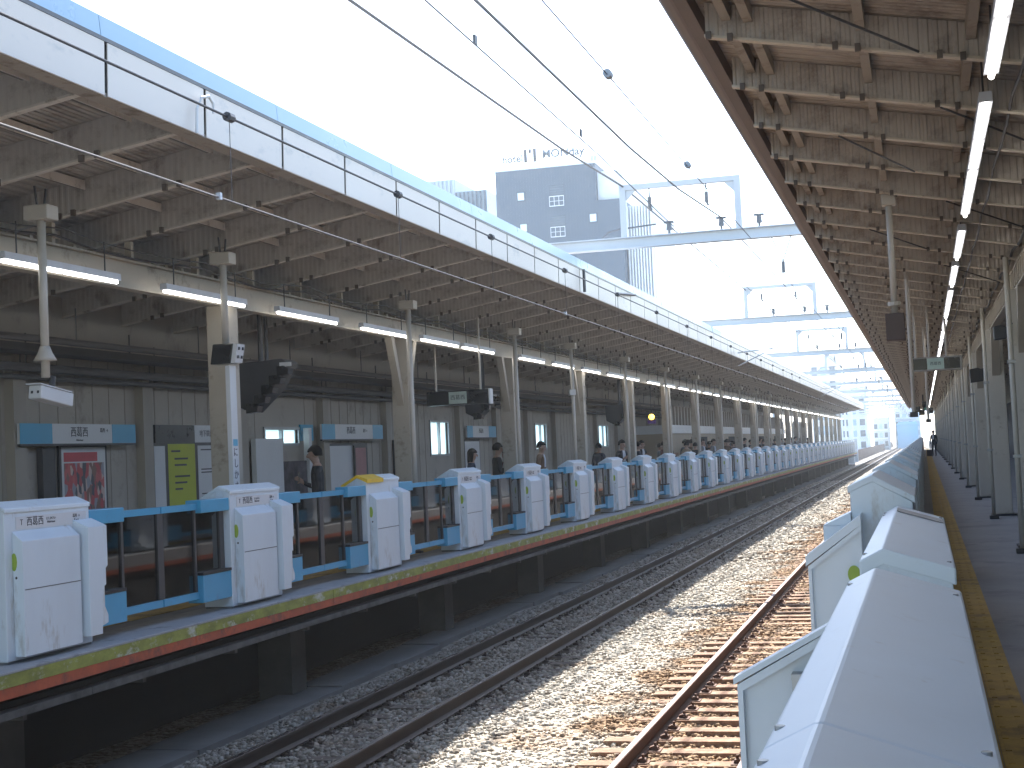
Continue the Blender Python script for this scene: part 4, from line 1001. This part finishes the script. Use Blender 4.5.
# parapets and equipment along the line beyond the platforms
for x, lb in ((-8.4, 'brownish low wall beside the tracks beyond the opposite platform'), (1.2, 'grey low wall beside the line beyond the near platform')):
    m = MB(); y = 170
    while y < 420: m.box(x - .1, x + .1, y, y + 3.94, -.4, .9); m.box(x - .16, x + .16, y - .08, y + .08, -.4, 1.05); y += 4
    tag(m.build('parapet_wall', BROWNW if x < 0 else CONC), lb, 'wall')
for i, (x, y, h) in enumerate(((-8.0, 172, 2.2), (-8.2, 186, 1.6), (-9, 205, 3.0))):
    t = empty('relay_cabinet', ('tallest', 'lowest', 'farthest')[i] + ' pale equipment cabinet beside the track past the opposite platform end', 'cabinet', (x, y, -.4))
    MB().box(-.4, .4, -.3, .3, 0, h).build('case', CITY, t, bevel=.02); MB().box(-.38, .38, -.31, -.302, .2, h - .15).build('door', CITYG, t)
t = empty('end_fence', 'white fence panel closing the far end of the opposite platform', 'fence', (-8, YE - .3, PZ))
for k in range(9): MB().box(-1.5 + .3 * k, -1.46 + .3 * k, -.02, .02, 0, 1.2).build('bar', SIGNW, t)
MB().box(-1.5, .95, -.02, .02, 1.201, 1.25).build('rail', SIGNW, t)

# ================================================================== PEOPLE
SKIN = mat('skin', (.42, .26, .19), .55, 0, .05, 6); HAIR = mat('hair', (.014, .011, .010), .85, 0, .2, 20, spec=.2)
SUIT = mat('dark_suit', (.012, .013, .018), .75); SHIRT = mat('white_shirt', (.6, .62, .66), .7); BROWNC = mat('brown_coat', (.17, .10, .06), .8); NAVY = mat('navy_coat', (.02, .03, .06), .8)
GREYC = mat('grey_coat', (.16, .16, .17), .8); REDC = mat('red_brown_coat', (.14, .04, .03), .8); TROU = mat('dark_trousers', (.03, .03, .035), .8); SHOE = mat('shoes', (.015, .013, .012), .4); BEIGC = mat('beige_coat', (.34, .27, .19), .8)
def person_mesh(pose, top, tilt=.0):
    V = []; Rr = []; E_ = []
    def P(x, y, z, r, par=None, ry=None):
        V.append((x, y, z)); Rr.append((r, ry or r))
        if par is not None: E_.append((par, len(V) - 1))
        return len(V) - 1
    pel = P(0, 0, .95, .15, None, .11); wa = P(0, .0, 1.10, .135, pel, .10); ch = P(0, .01, 1.30, .165, wa, .115); nk0 = P(0, 0, 1.43, .09, ch, .08); nk = P(0, .01, 1.49, .052, nk0)
    hd = P(0, .03 + tilt * .4, 1.575, .078, nk); hm = P(0, .035 + tilt * .6, 1.635, .086, hd); ht = P(0, .02 + tilt * .5, 1.705, .06, hm)
    P(0, .135 + tilt, 1.60 - tilt * .3, .014, hm)                        # nose
    for s in (-1, 1):
        P(s * .098, .02 + tilt * .5, 1.61, .014, hm)                     # ear
        sh = P(s * .175, 0, 1.385, .062, nk0)
        if pose == 'phone' and s > 0 or pose == 'read':
            el = P(s * .22, .02, 1.12, .048, sh); wr = P(s * .14, .19, 1.19, .032, el); hand = (s * .08, .255, 1.25); dirv = (-s * .35, .7, .35)
        elif pose == 'mask' and s > 0:
            el = P(s * .24, .10, 1.15, .048, sh); wr = P(s * .10, .20, 1.40, .032, el); hand = (s * .06, .19, 1.46); dirv = (-s * .2, -.1, .9)
        else:
            el = P(s * .225, -.02, 1.11, .048, sh); wr = P(s * .22, .06, .87, .032, el); hand = (s * .215, .085, .79); dirv = (0, .2, -.9)
        pa = P(*hand, .030, wr)
        dv = Vector(dirv).normalized(); sd = dv.cross(Vector((1, 0, 0)) if abs(dv.x) < .9 else Vector((0, 0, 1))).normalized()
        for q, L in ((-1.5, .065), (-.5, .08), (.5, .085), (1.5, .07)):
            b = Vector(hand) + sd * q * .016 + dv * .03; e = b + dv * L
            P(*e, .0085, P(*b, .0095, pa))
        b = Vector(hand) + sd * .035; P(*(b + sd * .03 + dv * .03), .0095, P(*b, .011, pa))
        hp = P(s * .09, 0, .88, .095, pel); kn = P(s * .10, .015, .48, .063, hp); an = P(s * .10, -.02, .09, .043, kn); P(s * .115, .13, .045, .04, an)
    me = bpy.data.meshes.new('person'); me.from_pydata(V, E_, [])
    ob = bpy.data.objects.new('person_tmp', me); COL.objects.link(ob)
    sk = ob.modifiers.new('s', 'SKIN'); sk.use_smooth_shade = True
    for i, r in enumerate(Rr):
        me.skin_vertices[0].data[i].radius = r
        me.skin_vertices[0].data[i].use_root = (i == 0)
    sb = ob.modifiers.new('u', 'SUBSURF'); sb.levels = 2; sb.render_levels = 2
    bpy.context.view_layer.update()
    out = bpy.data.meshes.new_from_object(ob.evaluated_get(bpy.context.evaluated_depsgraph_get()))
    bpy.data.objects.remove(ob)
    out.materials.clear()
    for m_ in (SKIN, top, TROU, SHOE, SHIRT): out.materials.append(m_)
    for p in out.polygons:
        c = p.center; ax = abs(c.x)
        mi = 0
        if c.z < .10: mi = 3
        elif c.z < .92 and ax < .19 and c.y < .2: mi = 2
        elif c.z < 1.455:
            mi = 1
            hands = (c.z < .845 and ax > .17) or (c.y > .215 and c.z > 1.1) or (pose == 'mask' and c.x > 0 and c.y > .13 and c.z > 1.38)
            if hands: mi = 0
            if c.y > .06 and ax < .03 + max(0, (c.z - 1.15)) * .12 and c.z > 1.15 and not hands: mi = 4
        p.material_index = mi; p.use_smooth = True
    return out, hm
def hair_mesh(tilt, long=False):
    m = MB(); c = (0, .012 + tilt * .55, 1.640); n_ = 14; vs = []; fs = []
    rows = [0, .25, .5, .75, 1.0, 1.25] + ([1.7, 2.1] if long else [1.6, 1.85])
    for i, th in enumerate(rows):
        for k in range(n_):
            ph = 2 * math.pi * k / n_; back = -math.sin(ph)
            t_ = min(th, 1.28 if math.sin(ph) > .4 else th)
            r = .099 + .004 * math.sin(5 * ph + i)
            vs.append((c[0] + r * math.sin(t_) * math.cos(ph) * .95, c[1] + r * 1.08 * math.sin(t_) * math.sin(ph), c[2] + r * math.cos(t_) * 1.2 - (.10 * (i - 5) if long and i > 5 and back > -.2 else 0)))
    for i in range(len(rows) - 1):
        for k in range(n_): fs.append((i * n_ + k, (i + 1) * n_ + k, (i + 1) * n_ + (k + 1) % n_, i * n_ + (k + 1) % n_))
    m.add(vs, fs); return m
def make_person(label, x, y, rz, pose, top, tilt=0, scale=1.0, long=False, group='people waiting on the opposite platform', prop=None):
    me, _ = person_mesh(pose, top, tilt)
    b = bpy.data.objects.new('person', me); COL.objects.link(b); b.location = (x, y, PZ); b.rotation_euler = (0, 0, rz); b.scale = (scale,) * 3
    tag(b, label, 'person', group)
    h = hair_mesh(tilt, long).build('hair', HAIR, b, smooth=True)
    sm = h.modifiers.new('thick', 'SOLIDIFY'); sm.thickness = .012; sm.offset = -1
    for s in (-1, 1): MB().ball((s * .031, .112 + tilt * .85, 1.632 - tilt * .1), .009, 0, 6).build('eye', INK, b)
    MB().box(-.022, .022, .118 + tilt * .7, .124 + tilt * .7, 1.553, 1.560).build('mouth', mat('lip', (.30, .13, .11), .5), b)
    if prop == 'phone':
        ph = MB().box(.02, .09, .275, .287, 1.24, 1.38).build('handheld_phone', SCREEN); ph.location = (x, y, PZ); ph.rotation_euler = (0, 0, rz); ph.scale = (scale,) * 3
        tag(ph, 'dark phone held up by the man in the dark suit', 'phone')
    if prop == 'mask':
        MB().box(-.05, .05, .105, .125, 1.545, 1.60).build('face_mask', SHIRT, b, bevel=.01)
    return b
PI = math.pi
make_person('man in a dark suit looking down, standing left of the yellow cornered cabinet', -9.0, 21.45, R(112), 'phone', SUIT, .03, 1.02, prop='phone')
make_person('masked person in navy, left of the man in dark jacket and white shirt', -9.1, 29.9, R(-80), 'stand', NAVY, .02, .95, True, prop='mask')
make_person('man in a dark jacket over a white shirt, behind the fourth gate', -8.95, 31.3, R(-60), 'read', SUIT, .03, 1.01)
make_person('person in a red brown coat close behind the man in the white shirt', -9.0, 32.3, R(150), 'mask', REDC, 0, .93, True)
make_person('person in a brown coat standing in front of the bright window', -9.0, 35.4, R(-95), 'stand', BROWNC, 0, 1.02)
crowd = [(-8.7, 44.0, SUIT), (-8.9, 47.6, NAVY), (-9.1, 48.8, SUIT), (-8.8, 52.0, REDC), (-9.0, 54.5, SUIT), (-8.7, 56.6, BEIGC), (-9.2, 59.5, NAVY), (-8.8, 61.5, GREYC), (-9.1, 63.9, SUIT), (-8.9, 67, NAVY), (-8.8, 69.6, BROWNC), (-9.0, 73.6, SUIT), (-8.9, 76, NAVY), (-9.2, 79.1, SUIT), (-8.8, 83, GREYC), (-9, 86, SUIT), (-8.9, 91, NAVY), (-9.1, 97, SUIT), (-8.8, 104, SUIT), (-9, 112, BROWNC)] + [(-8.6 - .25 * ((i * 7) % 5), 58.2 + 2.35 * i, [SUIT, NAVY, SUIT, GREYC, SUIT, BROWNC][(i * 5) % 6]) for i in range(26)] + [(-9.7, 45.4, NAVY), (-9.6, 50.1, SUIT), (-9.8, 53.2, SUIT), (-9.6, 55.8, GREYC)]
NMC = {'dark_suit': 'dark coat', 'navy_coat': 'navy coat', 'red_brown_coat': 'red brown coat', 'beige_coat': 'beige coat', 'grey_coat': 'grey coat', 'brown_coat': 'brown coat'}
protos = {}
for i, (x, y, m_) in enumerate(crowd):
    nm = NMC[m_.name]
    KN = {44.0: 'person in a dark coat just left of the column beside the yellow lamp', 47.6: 'person in navy, left of two close heads under the yellow lamp', 48.8: 'person in a dark coat, right of two close heads under the yellow lamp', 52.0: 'person in a red brown coat just right of the yellow lamp', 54.5: 'person in dark coat between the red brown and beige coats', 56.6: 'person in a beige coat before the stair enclosure', 59.5: 'person in navy right of the beige coat'}
    lb = KN[y] if y in KN else 'small far head in %s in the crowd behind the far opposite cabinets' % nm
    if m_.name not in protos:
        protos[m_.name] = make_person(lb, x, y, random.uniform(-2.6, .2), random.choice(['stand', 'read']), m_, random.choice([0, .03]), random.uniform(.94, 1.02))
    else:
        q = dup(protos[m_.name], (x, y, PZ), random.uniform(-2.6, .2), lb); s = random.uniform(.93, 1.03); q.scale = (s,) * 3
make_person('distant person in dark clothes standing by the columns of the near platform', .62, 107, R(160), 'stand', SUIT, 0, 1.03, group='people on the near platform')
t = empty('suitcase', 'small dark suitcase beside the distant person on the near platform', 'suitcase', (.30, 107, PZ))
MB().box(-.18, .18, -.12, .12, .05, .5).build('case', DARKM, t, bevel=.03); MB().tube([(-.1, .0, .5), (-.1, 0, .85), (.1, 0, .85), (.1, 0, .5)], .012, 5).build('handle', STEEL, t)
